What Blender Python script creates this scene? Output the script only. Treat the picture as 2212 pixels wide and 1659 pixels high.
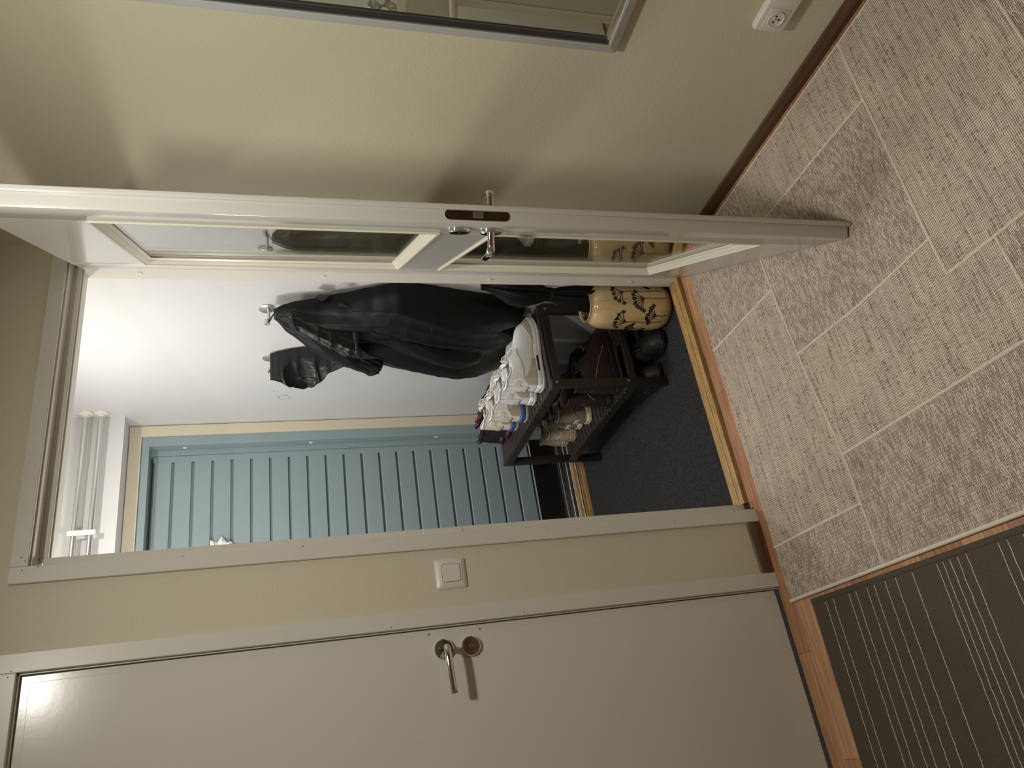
import bpy, bmesh, math, random
from mathutils import Vector, Matrix, noise
random.seed(7)
for _o in list(bpy.data.objects): bpy.data.objects.remove(_o)
scene = bpy.context.scene
COL = scene.collection
PI = math.pi

# ------------------------------------------------------------------ camera
RX = Vector((-0.1527371692780415, -0.24068075829659885, -0.958511413446238))   # image right = world down
RY = Vector((0.8824938281026738, -0.46977761908039495, -0.02266345013107471))  # image up = world right
RF = Vector((0.4448325533069935, 0.8493419577513697, -0.28415178746833747))    # viewing direction
CAM = Vector((0.0, -2.1314, 1.4584))
cd = bpy.data.cameras.new('camera'); cam = bpy.data.objects.new('camera', cd); COL.objects.link(cam)
cd.sensor_fit = 'HORIZONTAL'; cd.sensor_width = 36.0; cd.lens = 36.0 * 1658.72 / 2212.0
cd.clip_start = 0.02
m = Matrix.Identity(4)
for i in range(3):
    m[i][0] = RX[i]; m[i][1] = RY[i]; m[i][2] = -RF[i]; m[i][3] = CAM[i]
cam.matrix_world = m
scene.camera = cam

# ------------------------------------------------------------------ world, lights, exposure
w = bpy.data.worlds.new('world'); scene.world = w; w.use_nodes = True
w.node_tree.nodes['Background'].inputs[0].default_value = (0.9, 0.85, 0.75, 1)
w.node_tree.nodes['Background'].inputs[1].default_value = 0.02
def lamp(name, loc, watts, col, r):
    d = bpy.data.lights.new(name, 'POINT'); d.energy = watts; d.color = col; d.shadow_soft_size = r
    o = bpy.data.objects.new(name, d); COL.objects.link(o); o.location = loc; return o
def disc_lamp(name, loc, watts, col, size, spread=180.0):
    d = bpy.data.lights.new(name, 'AREA'); d.shape = 'DISK'; d.size = size; d.energy = watts; d.color = col; d.spread = math.radians(spread)
    o = bpy.data.objects.new(name, d); COL.objects.link(o); o.location = loc; return o      # faces straight down
disc_lamp('hall_lamp', (0.56, -1.28, 2.40), 17.0, (1.0, 0.985, 0.90), 0.16)
disc_lamp('vestibule_lamp', (1.15, 0.60, 2.47), 6.6, (1.0, 0.965, 0.935), 0.12)
lamp('vestibule_fill_light', (0.70, 0.56, 1.72), 12.5, (1.0, 0.965, 0.935), 0.10)  # added fill light without a fixture, evens out the vestibule wall
vs = scene.view_settings
vs.view_transform = 'Standard'; vs.look = 'None'; vs.gamma = 1.0; vs.exposure = 0.2; vs.use_curve_mapping = False

# ------------------------------------------------------------------ materials
MATS = {}
def mat(name, col, rough=0.5, metal=0.0, bump=None, var=None, spec=0.5, coat=0.0, sheen=0.0):
    """bump=(scale, strength, detail); var=(scale, second colour, detail)"""
    M = bpy.data.materials.new(name); M.use_nodes = True
    nt = M.node_tree; b = nt.nodes['Principled BSDF']
    b.inputs['Base Color'].default_value = (*col, 1); b.inputs['Roughness'].default_value = rough
    b.inputs['Metallic'].default_value = metal
    b.inputs['Specular IOR Level'].default_value = spec
    b.inputs['Coat Weight'].default_value = coat
    b.inputs['Sheen Weight'].default_value = sheen
    tc = nt.nodes.new('ShaderNodeTexCoord')
    if var:
        n = nt.nodes.new('ShaderNodeTexNoise'); n.inputs['Scale'].default_value = var[0]
        n.inputs['Detail'].default_value = var[2] if len(var) > 2 else 3
        nt.links.new(tc.outputs['Object'], n.inputs['Vector'])
        r = nt.nodes.new('ShaderNodeValToRGB'); r.color_ramp.elements[0].position = 0.35; r.color_ramp.elements[1].position = 0.65
        r.color_ramp.elements[0].color = (*col, 1); r.color_ramp.elements[1].color = (*var[1], 1)
        nt.links.new(n.outputs['Fac'], r.inputs['Fac']); nt.links.new(r.outputs['Color'], b.inputs['Base Color'])
    if bump:
        n = nt.nodes.new('ShaderNodeTexNoise'); n.inputs['Scale'].default_value = bump[0]
        n.inputs['Detail'].default_value = bump[2] if len(bump) > 2 else 2
        nt.links.new(tc.outputs['Object'], n.inputs['Vector'])
        bp = nt.nodes.new('ShaderNodeBump'); bp.inputs['Strength'].default_value = bump[1]; bp.inputs['Distance'].default_value = 0.002
        nt.links.new(n.outputs['Fac'], bp.inputs['Height']); nt.links.new(bp.outputs['Normal'], b.inputs['Normal'])
    MATS[name] = M
    return M
class NT:
    """small node helper"""
    def __init__(s, M): s.nt = M.node_tree; s.b = s.nt.nodes['Principled BSDF']
    def n(s, t, **kw):
        x = s.nt.nodes.new(t)
        for k, v in kw.items(): setattr(x, k, v)
        return x
    def l(s, a, b): s.nt.links.new(a, b)
    def math(s, op, a, b=None, c=None, clamp=False):
        x = s.nt.nodes.new('ShaderNodeMath'); x.operation = op; x.use_clamp = clamp
        for i, v in enumerate((a, b, c)):
            if v is None: continue
            if isinstance(v, (int, float)): x.inputs[i].default_value = v
            else: s.l(v, x.inputs[i])
        return x.outputs[0]
    def noise(s, vec, scale, detail=2, dim=None):
        x = s.nt.nodes.new('ShaderNodeTexNoise'); x.inputs['Scale'].default_value = scale; x.inputs['Detail'].default_value = detail
        s.l(vec, x.inputs['Vector']); return x.outputs['Fac']
    def ramp(s, fac, stops):
        x = s.nt.nodes.new('ShaderNodeValToRGB'); e = x.color_ramp.elements
        while len(e) > 1: e.remove(e[-1])
        e[0].position = stops[0][0]; e[0].color = (*stops[0][1], 1)
        for p, c in stops[1:]:
            q = e.new(p); q.color = (*c, 1)
        s.l(fac, x.inputs['Fac']); return x.outputs['Color']
    def mix(s, fac, a, b, blend='MIX'):
        x = s.nt.nodes.new('ShaderNodeMix'); x.data_type = 'RGBA'; x.blend_type = blend
        if isinstance(fac, (int, float)): x.inputs[0].default_value = fac
        else: s.l(fac, x.inputs[0])
        for i, v in ((6, a), (7, b)):
            if isinstance(v, tuple): x.inputs[i].default_value = (*v, 1)
            else: s.l(v, x.inputs[i])
        return x.outputs[2]
    def bump(s, h, strength, dist):
        x = s.nt.nodes.new('ShaderNodeBump'); x.inputs['Strength'].default_value = strength; x.inputs['Distance'].default_value = dist
        s.l(h, x.inputs['Height']); s.l(x.outputs['Normal'], s.b.inputs['Normal'])
    def mapped(s, scale, out='Object'):
        tc = s.n('ShaderNodeTexCoord'); mp = s.n('ShaderNodeMapping'); mp.inputs['Scale'].default_value = scale
        s.l(tc.outputs[out], mp.inputs['Vector']); return mp.outputs['Vector']

mat('wall_beige', (0.60, 0.545, 0.405), 0.62, bump=(170, 0.35, 3))
mat('wall_white', (0.60, 0.60, 0.595), 0.42, bump=(150, 0.22, 3))
mat('paint_door', (0.64, 0.605, 0.53), 0.20, bump=(60, 0.03, 2))
mat('paint_leaf', (0.62, 0.60, 0.55), 0.16, bump=(40, 0.02, 2))
mat('paint_bead', (0.74, 0.70, 0.56), 0.35)
mat('paint_trim', (0.64, 0.61, 0.535), 0.35)
mat('paint_cream', (0.60, 0.545, 0.415), 0.4)
mat('paint_blue', (0.245, 0.315, 0.335), 0.38, bump=(90, 0.05, 2))
mat('ceiling_white', (0.78, 0.76, 0.70), 0.8)
mat('plastic_white', (0.68, 0.65, 0.58), 0.3)
mat('plastic_dark', (0.02, 0.018, 0.015), 0.5)
mat('chrome', (0.78, 0.78, 0.78), 0.06, 1.0)
mat('steel_brushed', (0.62, 0.61, 0.60), 0.35, 1.0)
mat('steel_dark', (0.16, 0.135, 0.10), 0.32, 1.0, var=(30, (0.22, 0.18, 0.13)))
mat('kick_steel', (0.05, 0.047, 0.042), 0.30, 0.8, var=(4, (0.07, 0.065, 0.058)))
mat('aluminium', (0.86, 0.85, 0.83), 0.14, 1.0)
mat('pipe_metal', (0.66, 0.65, 0.62), 0.22, 0.85)
mat('rubber', (0.02, 0.02, 0.02), 0.6)
mat('frame_silver', (0.56, 0.545, 0.545), 0.34, 0.25)
mat('frame_dark', (0.07, 0.065, 0.06), 0.4)
mat('mirror_glass', (0.82, 0.84, 0.80), 0.0, 1.0)
mat('bench_wood', (0.020, 0.015, 0.011), 0.42, bump=(60, 0.1, 3), var=(20, (0.028, 0.020, 0.015)))
mat('bench_slat', (0.034, 0.025, 0.023), 0.36, bump=(60, 0.1, 3), var=(20, (0.045, 0.032, 0.029)))
mat('screw', (0.72, 0.70, 0.66), 0.25, 1.0)
mat('nylon_black', (0.0048, 0.0048, 0.0050), 0.50, bump=(700, 0.06, 1), spec=0.26)
mat('nylon_grey', (0.0095, 0.0095, 0.0098), 0.40, bump=(700, 0.06, 1), spec=0.36)
mat('nylon_inside', (0.012, 0.012, 0.0125), 0.55)
mat('cord_black', (0.02, 0.02, 0.02), 0.5)
mat('leather_white', (0.86, 0.86, 0.855), 0.36, bump=(260, 0.05, 2))
mat('leather_cream', (0.80, 0.755, 0.66), 0.42, bump=(260, 0.05, 2))
mat('suede_grey', (0.50, 0.44, 0.36), 0.8, bump=(350, 0.3, 3), var=(90, (0.60, 0.54, 0.45), 5))
mat('rubber_white', (0.84, 0.83, 0.81), 0.45)
mat('rubber_cream', (0.72, 0.62, 0.42), 0.5)
mat('rubber_blue', (0.045, 0.105, 0.30), 0.45)
mat('lining_grey', (0.50, 0.50, 0.53), 0.85)
mat('lining_dark', (0.03, 0.028, 0.028), 0.9)
mat('lace_white', (0.78, 0.77, 0.74), 0.7)
mat('lace_dark', (0.03, 0.028, 0.028), 0.7)
mat('leather_beige', (0.46, 0.39, 0.28), 0.45, bump=(260, 0.05, 2))
mat('rubber_beige', (0.46, 0.38, 0.26), 0.5)
mat('gold_trim', (0.65, 0.50, 0.25), 0.25, 1.0)
mat('suede_taupe', (0.24, 0.19, 0.14), 0.8, bump=(350, 0.25, 3))
mat('suede_maroon', (0.026, 0.012, 0.013), 0.6, bump=(350, 0.15, 3))
mat('mesh_black', (0.008, 0.008, 0.009), 0.7, bump=(600, 0.3, 1))
mat('mesh_purple', (0.115, 0.018, 0.05), 0.6)
mat('rubber_black', (0.010, 0.0095, 0.0095), 0.6)
mat('rubber_pale', (0.42, 0.39, 0.33), 0.5)
mat('flower_print', (0.022, 0.017, 0.012), 0.25)
mat('paper_white', (0.82, 0.80, 0.74), 0.45)
mat('cord_cream', (0.74, 0.665, 0.545), 0.85, bump=(500, 0.3, 2))
mat('mat_thread', (0.66, 0.61, 0.52), 0.8)
mat('pink_tag', (0.55, 0.10, 0.22), 0.5)
mat('pencil_grey', (0.40, 0.38, 0.36), 0.7)
mat('nail_hole', (0.06, 0.05, 0.04), 0.7)

# oak staves: tone varies per stave, fine grain along the board
def wood(name, cols, scale, rough, coat=0.2):
    M = mat(name, cols[0], rough, coat=coat); k = NT(M)
    v = k.mapped(scale)
    n1 = k.noise(v, 1.0, 6)
    oi = k.n('ShaderNodeObjectInfo')
    tone = k.ramp(oi.outputs['Random'], [(0.0, cols[0]), (0.35, cols[1]), (0.7, cols[2]), (1.0, cols[0])])
    g = k.ramp(n1, [(0.3, (0.62, 0.58, 0.55)), (0.7, (1.12, 1.1, 1.08))])
    c = k.mix(1.0, tone, g, 'MULTIPLY'); k.l(c, k.b.inputs['Base Color'])
    k.bump(n1, 0.06, 0.002)
wood('oak_stave', [(0.52, 0.265, 0.14), (0.64, 0.36, 0.205), (0.41, 0.195, 0.10)], (6, 90, 60), 0.28)
wood('oak_strip', [(0.52, 0.325, 0.125), (0.58, 0.37, 0.15), (0.46, 0.28, 0.11)], (14, 120, 60), 0.4)
wood('oak_edge', [(0.50, 0.26, 0.135)] * 3, (5, 120, 60), 0.33)
wood('baseboard_wood', [(0.115, 0.058, 0.030)] * 3, (60, 6, 90), 0.30)
wood('baseboard_wood_x', [(0.125, 0.063, 0.032)] * 3, (6, 60, 90), 0.30)

# dark needle-felt carpet with pale flecks
M = mat('felt_carpet', (0.02, 0.02, 0.02), 0.95); k = NT(M)
v = k.mapped((1, 1, 1)); n1 = k.noise(v, 330, 5); n2 = k.noise(v, 120, 3)
c = k.ramp(n1, [(0.33, (0.006, 0.006, 0.0065)), (0.50, (0.018, 0.0185, 0.020)), (0.60, (0.045, 0.045, 0.046)), (0.72, (0.12, 0.117, 0.114))])
k.l(k.mix(1.0, c, k.ramp(n2, [(0.35, (0.75, 0.75, 0.75)), (0.65, (1.2, 1.2, 1.2))]), 'MULTIPLY'), k.b.inputs['Base Color']); k.bump(n1, 0.9, 0.004)

# flat woven rug, two weaves
def rug_twill():
    M = mat('rug_twill', (0.3, 0.25, 0.2), 0.92, spec=0.2); k = NT(M)
    v = k.mapped((1, 1, 1)); nz = k.noise(v, 90, 2); nb = k.noise(v, 9, 3)
    sx = k.n('ShaderNodeSeparateXYZ'); k.l(v, sx.inputs[0])
    wob = k.math('MULTIPLY', k.math('SUBTRACT', nz, 0.5), 0.0062)
    cx = k.n('ShaderNodeCombineXYZ'); k.l(k.math('ADD', sx.outputs[0], wob), cx.inputs[0]); k.l(k.math('ADD', sx.outputs[1], wob), cx.inputs[1])
    br = k.n('ShaderNodeTexBrick'); br.offset = 0.45; br.inputs['Scale'].default_value = 1.0
    br.inputs['Brick Width'].default_value = 0.019; br.inputs['Row Height'].default_value = 0.0034
    br.inputs['Mortar Size'].default_value = 0.0006; br.inputs['Mortar Smooth'].default_value = 0.6; br.inputs['Bias'].default_value = 0.0
    br.inputs['Color1'].default_value = (0.84, 0.725, 0.62, 1); br.inputs['Color2'].default_value = (0.42, 0.335, 0.27, 1)
    br.inputs['Mortar'].default_value = (0.13, 0.10, 0.075, 1)
    k.l(cx.outputs[0], br.inputs['Vector'])
    tint = k.ramp(nb, [(0.3, (0.86, 0.85, 0.84)), (0.7, (1.08, 1.06, 1.02))])
    k.l(k.mix(1.0, br.outputs['Color'], tint, 'MULTIPLY'), k.b.inputs['Base Color'])
    k.bump(k.math('SUBTRACT', 1.0, br.outputs['Fac']), 0.7, 0.0022)
rug_twill()
def rug_basket():
    M = mat('rug_basket', (0.3, 0.25, 0.2), 0.92, spec=0.2); k = NT(M)
    v = k.mapped((1, 1, 1)); nb = k.noise(v, 8, 3); nz_ = k.noise(v, 70, 2); nc = k.noise(v, 300, 2)
    sx = k.n('ShaderNodeSeparateXYZ'); k.l(v, sx.inputs[0]); X, Y = sx.outputs[0], sx.outputs[1]
    wob = k.math('MULTIPLY', k.math('SUBTRACT', nz_, 0.5), 0.9)
    def comb(a, b):
        c = k.n('ShaderNodeCombineXYZ'); k.l(a, c.inputs[0]); k.l(b, c.inputs[1]); return c.outputs[0]
    def threads(c, other, freq, seg, lo, w0):
        """light threads crossing coordinate c; each thread comes and goes in lengths along the other axis"""
        q = k.math('ADD', k.math('MULTIPLY', c, freq), wob); cid = k.math('FLOOR', q); fr = k.math('FRACT', q)
        w1 = k.n('ShaderNodeTexWhiteNoise'); w1.noise_dimensions = '1D'; k.l(cid, w1.inputs['W'])
        s_ = k.math('FLOOR', k.math('ADD', k.math('MULTIPLY', other, seg), k.math('MULTIPLY', w1.outputs['Value'], 9.0)))
        w2 = k.n('ShaderNodeTexWhiteNoise'); w2.noise_dimensions = '2D'; k.l(comb(cid, s_), w2.inputs['Vector'])
        on = k.math('GREATER_THAN', w2.outputs['Value'], lo)
        p = k.math('SUBTRACT', 1.0, k.math('ABSOLUTE', k.math('MULTIPLY', k.math('SUBTRACT', fr, 0.5), 2.0)))
        return k.math('MULTIPLY', k.math('MULTIPLY', k.math('SUBTRACT', p, w0, clamp=True), 2.6, clamp=True), on)
    hx = threads(Y, X, 225.0, 26.0, 0.10, 0.36)      # run along x
    hy = threads(X, Y, 170.0, 75.0, 0.16, 0.46)      # run along y
    h = k.math('MAXIMUM', hx, hy, clamp=True)
    h = k.math('MULTIPLY', h, k.math('ADD', k.math('MULTIPLY', nc, 1.1), 0.32), clamp=True)
    c = k.ramp(h, [(0.0, (0.31, 0.240, 0.185)), (0.25, (0.46, 0.368, 0.295)), (0.85, (0.82, 0.705, 0.60))])
    ns = k.noise(comb(k.math('MULTIPLY', X, 5.0), k.math('MULTIPLY', Y, 85.0)), 1.0, 2)
    c = k.mix(1.0, c, k.ramp(ns, [(0.3, (0.80, 0.79, 0.78)), (0.7, (1.10, 1.09, 1.07))]), 'MULTIPLY')
    tint = k.ramp(nb, [(0.3, (0.90, 0.90, 0.89)), (0.7, (1.06, 1.04, 1.0))])
    k.l(k.mix(1.0, c, tint, 'MULTIPLY'), k.b.inputs['Base Color'])
    k.bump(h, 0.7, 0.002)
rug_basket()
M = mat('doormat_grey', (0.105, 0.088, 0.068), 0.9, spec=0.25); k = NT(M)
v = k.mapped((1, 1, 1)); n1 = k.noise(v, 420, 3); n2 = k.noise(v, 6, 2)
c = k.ramp(n1, [(0.3, (0.070, 0.058, 0.043)), (0.7, (0.105, 0.088, 0.067))]); k.l(c, k.b.inputs['Base Color']); k.bump(n1, 0.5, 0.0015)
# glazed ceramic with soft streaks
M = mat('glaze', (0.5, 0.38, 0.2), 0.07, coat=0.5); k = NT(M)
v = k.mapped((9, 9, 2.2)); n1 = k.noise(v, 1.3, 5)
w1 = k.n('ShaderNodeTexWave'); w1.inputs['Scale'].default_value = 1.1; w1.inputs['Distortion'].default_value = 9.0; w1.inputs['Detail'].default_value = 3
k.l(v, w1.inputs['Vector'])
c = k.ramp(n1, [(0.3, (0.50, 0.34, 0.145)), (0.55, (0.62, 0.47, 0.245)), (0.75, (0.54, 0.42, 0.235))])
c2 = k.ramp(w1.outputs['Fac'], [(0.0, (0.86, 0.82, 0.74)), (0.12, (1, 1, 1)), (1.0, (1, 1, 1))])
k.l(k.mix(0.7, c, c2, 'MULTIPLY'), k.b.inputs['Base Color'])
# window glass: straight-through with true Fresnel reflection on both sides
M = bpy.data.materials.new('pane_glass'); M.use_nodes = True; MATS['pane_glass'] = M
nt = M.node_tree; nt.nodes.clear()
out = nt.nodes.new('ShaderNodeOutputMaterial'); mx = nt.nodes.new('ShaderNodeMixShader')
tr = nt.nodes.new('ShaderNodeBsdfTransparent'); tr.inputs[0].default_value = (0.93, 0.95, 0.92, 1)
gl = nt.nodes.new('ShaderNodeBsdfGlossy'); gl.inputs['Roughness'].default_value = 0.0; gl.inputs[0].default_value = (0.97, 0.97, 0.97, 1)
fr = nt.nodes.new('ShaderNodeFresnel'); ge = nt.nodes.new('ShaderNodeNewGeometry')
mi = nt.nodes.new('ShaderNodeMix'); mi.data_type = 'FLOAT'; mi.inputs[2].default_value = 1.5; mi.inputs[3].default_value = 1 / 1.5
nt.links.new(ge.outputs['Backfacing'], mi.inputs[0]); nt.links.new(mi.outputs[0], fr.inputs['IOR'])
nt.links.new(fr.outputs[0], mx.inputs[0]); nt.links.new(tr.outputs[0], mx.inputs[1]); nt.links.new(gl.outputs[0], mx.inputs[2])
nt.links.new(mx.outputs[0], out.inputs[0])

# ------------------------------------------------------------------ geometry helpers
class G:
    """collects vertices and faces, then becomes one mesh object"""
    def __init__(s): s.v = []; s.f = []
    def add(s, vs, fs):
        o = len(s.v); s.v += [Vector(x) for x in vs]; s.f += [tuple(i + o for i in q) for q in fs]; return s
    def box(s, a, b, bevel=0.0, seg=1):
        x0, y0, z0 = (min(a[i], b[i]) for i in range(3)); x1, y1, z1 = (max(a[i], b[i]) for i in range(3))
        vs = [(x0, y0, z0), (x1, y0, z0), (x1, y1, z0), (x0, y1, z0), (x0, y0, z1), (x1, y0, z1), (x1, y1, z1), (x0, y1, z1)]
        fs = [(0, 3, 2, 1), (4, 5, 6, 7), (0, 1, 5, 4), (1, 2, 6, 5), (2, 3, 7, 6), (3, 0, 4, 7)]
        if bevel <= 0: return s.add(vs, fs)
        bm = bmesh.new(); bv = [bm.verts.new(x) for x in vs]
        for q in fs: bm.faces.new([bv[i] for i in q])
        bmesh.ops.bevel(bm, geom=list(bm.edges), offset=bevel, segments=seg, profile=0.5, affect='EDGES')
        bm.verts.index_update()
        s.add([x.co.copy() for x in bm.verts], [[x.index for x in q.verts] for q in bm.faces]); bm.free(); return s
    def prism(s, poly, axis, a, b, bevel=0):
        """poly of 2D points in the two other axes, extruded along axis from a to b"""
        def P(p, t):
            return {'x': (t, p[0], p[1]), 'y': (p[0], t, p[1]), 'z': (p[0], p[1], t)}[axis]
        n = len(poly)
        vs = [P(p, a) for p in poly] + [P(p, b) for p in poly]
        fs = [tuple(range(n))[::-1], tuple(range(n, 2 * n))] + [(i, (i + 1) % n, n + (i + 1) % n, n + i) for i in range(n)]
        return s.add(vs, fs)
    def loft(s, rings, close=True, cap=True):
        n = len(rings[0]); vs = [p for r in rings for p in r]; fs = []
        for i in range(len(rings) - 1):
            for j in range(n if close else n - 1):
                k2 = (j + 1) % n
                fs.append((i * n + j, i * n + k2, (i + 1) * n + k2, (i + 1) * n + j))
        if cap and close:
            fs.append(tuple(range(n))[::-1]); fs.append(tuple((len(rings) - 1) * n + j for j in range(n)))
        return s.add(vs, fs)
    def tube(s, path, r, n=8, cap=True, ref=None):
        path = [Vector(p) for p in path]; rings = []; up = Vector(ref) if ref else None
        for i, p in enumerate(path):
            d = (path[min(i + 1, len(path) - 1)] - path[max(i - 1, 0)]).normalized()
            if up is None: up = Vector((0, 0, 1)) if abs(d.z) < 0.9 else Vector((1, 0, 0))
            a = (up - d * up.dot(d)).normalized(); b = d.cross(a); up = a
            rr = r[i] if isinstance(r, list) else r
            if isinstance(rr, tuple): ra, rb = rr
            else: ra = rb = rr
            rings.append([p + a * math.cos(2 * PI * j / n) * ra + b * math.sin(2 * PI * j / n) * rb for j in range(n)])
        return s.loft(rings, True, cap)
    def lathe(s, prof, n=32, origin=(0, 0, 0), axis='z'):
        O = Vector(origin); rings = []
        for r, h in prof:
            ring = []
            for j in range(n):
                a = 2 * PI * j / n; c, d = r * math.cos(a), r * math.sin(a)
                ring.append(O + Vector({'z': (c, d, h), 'x': (h, c, d), 'y': (d, h, c)}[axis]))
            rings.append(ring)
        return s.loft(rings, True, True)
    def obj(s, name, material, parent=None, smooth=None, local=False, mods=None):
        me = bpy.data.meshes.new(name)
        off = Vector((0, 0, 0))
        if parent is not None and not local: off = world_of(parent)
        me.from_pydata([tuple(x - off) for x in s.v], [], s.f); me.validate()
        bm = bmesh.new(); bm.from_mesh(me); bmesh.ops.recalc_face_normals(bm, faces=bm.faces); bm.to_mesh(me); bm.free()
        me.materials.append(MATS[material])
        if smooth is not None:
            for p in me.polygons: p.use_smooth = True
            me.set_sharp_from_angle(angle=math.radians(smooth))
        o = bpy.data.objects.new(name, me); COL.objects.link(o)
        if parent is not None: o.parent = parent
        return o
def world_of(o):
    v = Vector((0, 0, 0))
    while o is not None: v += o.location; o = o.parent
    return v
def thing(name, label, cat, loc=(0, 0, 0), rotz=0.0, group=None, kind=None):
    o = bpy.data.objects.new(name, None); COL.objects.link(o); o.location = loc; o.rotation_euler = (0, 0, rotz)
    o.empty_display_size = 0.05
    if label: o['label'] = label
    if cat: o['category'] = cat
    if group: o['group'] = group
    if kind: o['kind'] = kind
    return o
def tag(o, label=None, cat=None, group=None, kind=None):
    if label: o['label'] = label
    if cat: o['category'] = cat
    if group: o['group'] = group
    if kind: o['kind'] = kind
    return o
def struct(o, label=None): return tag(o, label, None, None, 'structure')
def lerp(a, b, t): return a + (b - a) * t
def interp(pts, x):
    """piecewise smooth interpolation through (x, value) pairs"""
    if x <= pts[0][0]: return pts[0][1]
    for (a, va), (b, vb) in zip(pts, pts[1:]):
        if x <= b:
            t = (x - a) / (b - a); t = t * t * (3 - 2 * t) * 0.5 + t * 0.5
            return va + (vb - va) * t
    return pts[-1][1]
def nz(x, y=0.0, z=0.0): return noise.noise(Vector((x, y, z)))
def crv(pts, n=8):
    """Catmull-Rom through points"""
    P = [Vector(p) for p in pts]; P = [P[0] * 2 - P[1]] + P + [P[-1] * 2 - P[-2]]; out = []
    for i in range(1, len(P) - 2):
        for j in range(n):
            t = j / n; a, b, c, d = P[i - 1], P[i], P[i + 1], P[i + 2]
            out.append(0.5 * ((2 * b) + (c - a) * t + (2 * a - 5 * b + 4 * c - d) * t * t + (3 * b - a - 3 * c + d) * t ** 3))
    out.append(P[-2]); return out

# ------------------------------------------------------------------ room shell
XR = 1.632           # hall wall on the right
XV = 1.660           # vestibule wall on the right
YV = 1.375           # vestibule far wall
WT = 0.105           # thickness of the wall with the doorway
ZC = 2.52            # ceiling
ZF = -0.022          # vestibule floor
HX0, HY0 = -1.45, -6.0
# far wall of the hall with two openings
g = G()
g.box((HX0, 0, 0), (-0.57, WT, 2.10)); g.box((0.40, 0, 0), (0.612, WT, 2.10)); g.box((1.613, 0, 0), (XR + 0.14, WT, 2.10))
g.box((HX0, 0, 2.10), (XR + 0.14, WT, ZC))
wall_far = struct(g.obj('wall_far', 'wall_beige'), 'beige textured wall holding the open doorway and the closed white door')
g = G().box((XR, HY0, 0), (XR + 0.12, 0.0, ZC)); wall_right = struct(g.obj('wall_right', 'wall_beige'), 'beige textured hall wall carrying the silver mirror')
g = G().box((HX0 - 0.1, HY0, 0), (HX0, WT, ZC)); struct(g.obj('wall_left', 'wall_beige'), 'beige hall wall out of view on the side of the closed door')
g = G().box((HX0 - 0.1, HY0 - 0.1, 0), (XR + 0.12, HY0, ZC)); struct(g.obj('wall_back', 'wall_beige'), 'beige hall wall behind the viewer')
g = G().box((HX0 - 0.1, HY0 - 0.1, ZC), (XR + 0.14, YV + 0.2, ZC + 0.1)); struct(g.obj('ceiling', 'ceiling_white'), 'white ceiling over hall and vestibule')
# vestibule
g = G().box((XV, WT, ZF), (XV + 0.11, YV + 0.2, ZC)); wall_vr = struct(g.obj('wall_vestibule_right', 'wall_white'), 'white vestibule wall where the black jackets hang')
g = G().box((0.36, WT, ZF), (0.48, YV + 0.2, ZC)); struct(g.obj('wall_vestibule_left', 'wall_white'), 'white vestibule wall hidden behind the doorway edge')
g = G(); g.box((0.25, YV, ZF), (0.66, YV + 0.15, ZC)); g.box((1.606, YV, ZF), (XV, YV + 0.15, ZC)); g.box((0.6, YV, 2.09), (1.62, YV + 0.15, ZC))
struct(g.obj('wall_vestibule_far', 'wall_white'), 'white vestibule wall around the blue door')
g = G().box((0.25, 1.26, 2.142), (XV, YV, ZC)); struct(g.obj('wall_bulkhead', 'wall_white'), 'white boxed bulkhead above the blue door')
g = G(); g.box((0.25, WT + 0.03, ZF - 0.05), (XV, YV + 0.2, ZF)); struct(g.obj('floor_vestibule', 'felt_carpet'), 'charcoal needle-felt carpet with pale flecks in the vestibule')
# scribbled plaster patch on the white wall
g = G()
ring = []
for i in range(29):
    a = 2 * PI * i / 28; ring.append((XV - 0.0006, 1.114 + 0.022 * math.cos(a) * (1 + 0.12 * math.sin(3 * a)), 1.463 + 0.024 * math.sin(a)))
g.tube(ring, 0.0008, 4); g.tube([(XV - 0.0006, 1.10, 1.492), (XV - 0.0006, 1.112, 1.482), (XV - 0.0006, 1.118, 1.487)], 0.0008, 4)
g.obj('pencil_mark', 'pencil_grey', wall_vr)
g = G().box((XV - 0.0012, 1.046, 1.499), (XV, 1.054, 1.507)); g.obj('wall_nick', 'pencil_grey', wall_vr)

# ---- hall floor with oak staves
floor = struct(G().box((HX0, HY0, -0.06), (XR, 0.0, -0.004)).obj('floor', 'oak_edge'), 'reddish oak parquet floor of narrow staves')
RUG = (0.32, 1.597, -1.95, -0.058)       # x0 x1 y0 y1
DMAT = (-1.05, 0.303, -1.30, -0.150)
def covered(x0, x1, y0, y1):
    for a, b, c, d in (RUG, DMAT):
        if x0 > a + 0.01 and x1 < b - 0.01 and y0 > c + 0.01 and y1 < d - 0.01: return True
    return False
rnd = random.Random(3); y = -0.0005; row = 0
while y > -1.75:
    y1 = y; y0 = max(y - 0.0665, -2.2); x = -0.55 - rnd.random() * 0.3
    while x < XR:
        L = 0.28 + rnd.random() * 0.26; x1 = min(x + L, XR)
        if not covered(x, x1, y0, y1) and x1 - x > 0.03:
            gg = G().box((x + 0.0003, y0 + 0.0003, -0.004), (x1 - 0.0003, y1 - 0.0003, 0.0), 0.0006)
            st = gg.obj('stave', 'oak_stave', floor)
        x = x1
    y = y0; row += 1
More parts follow.
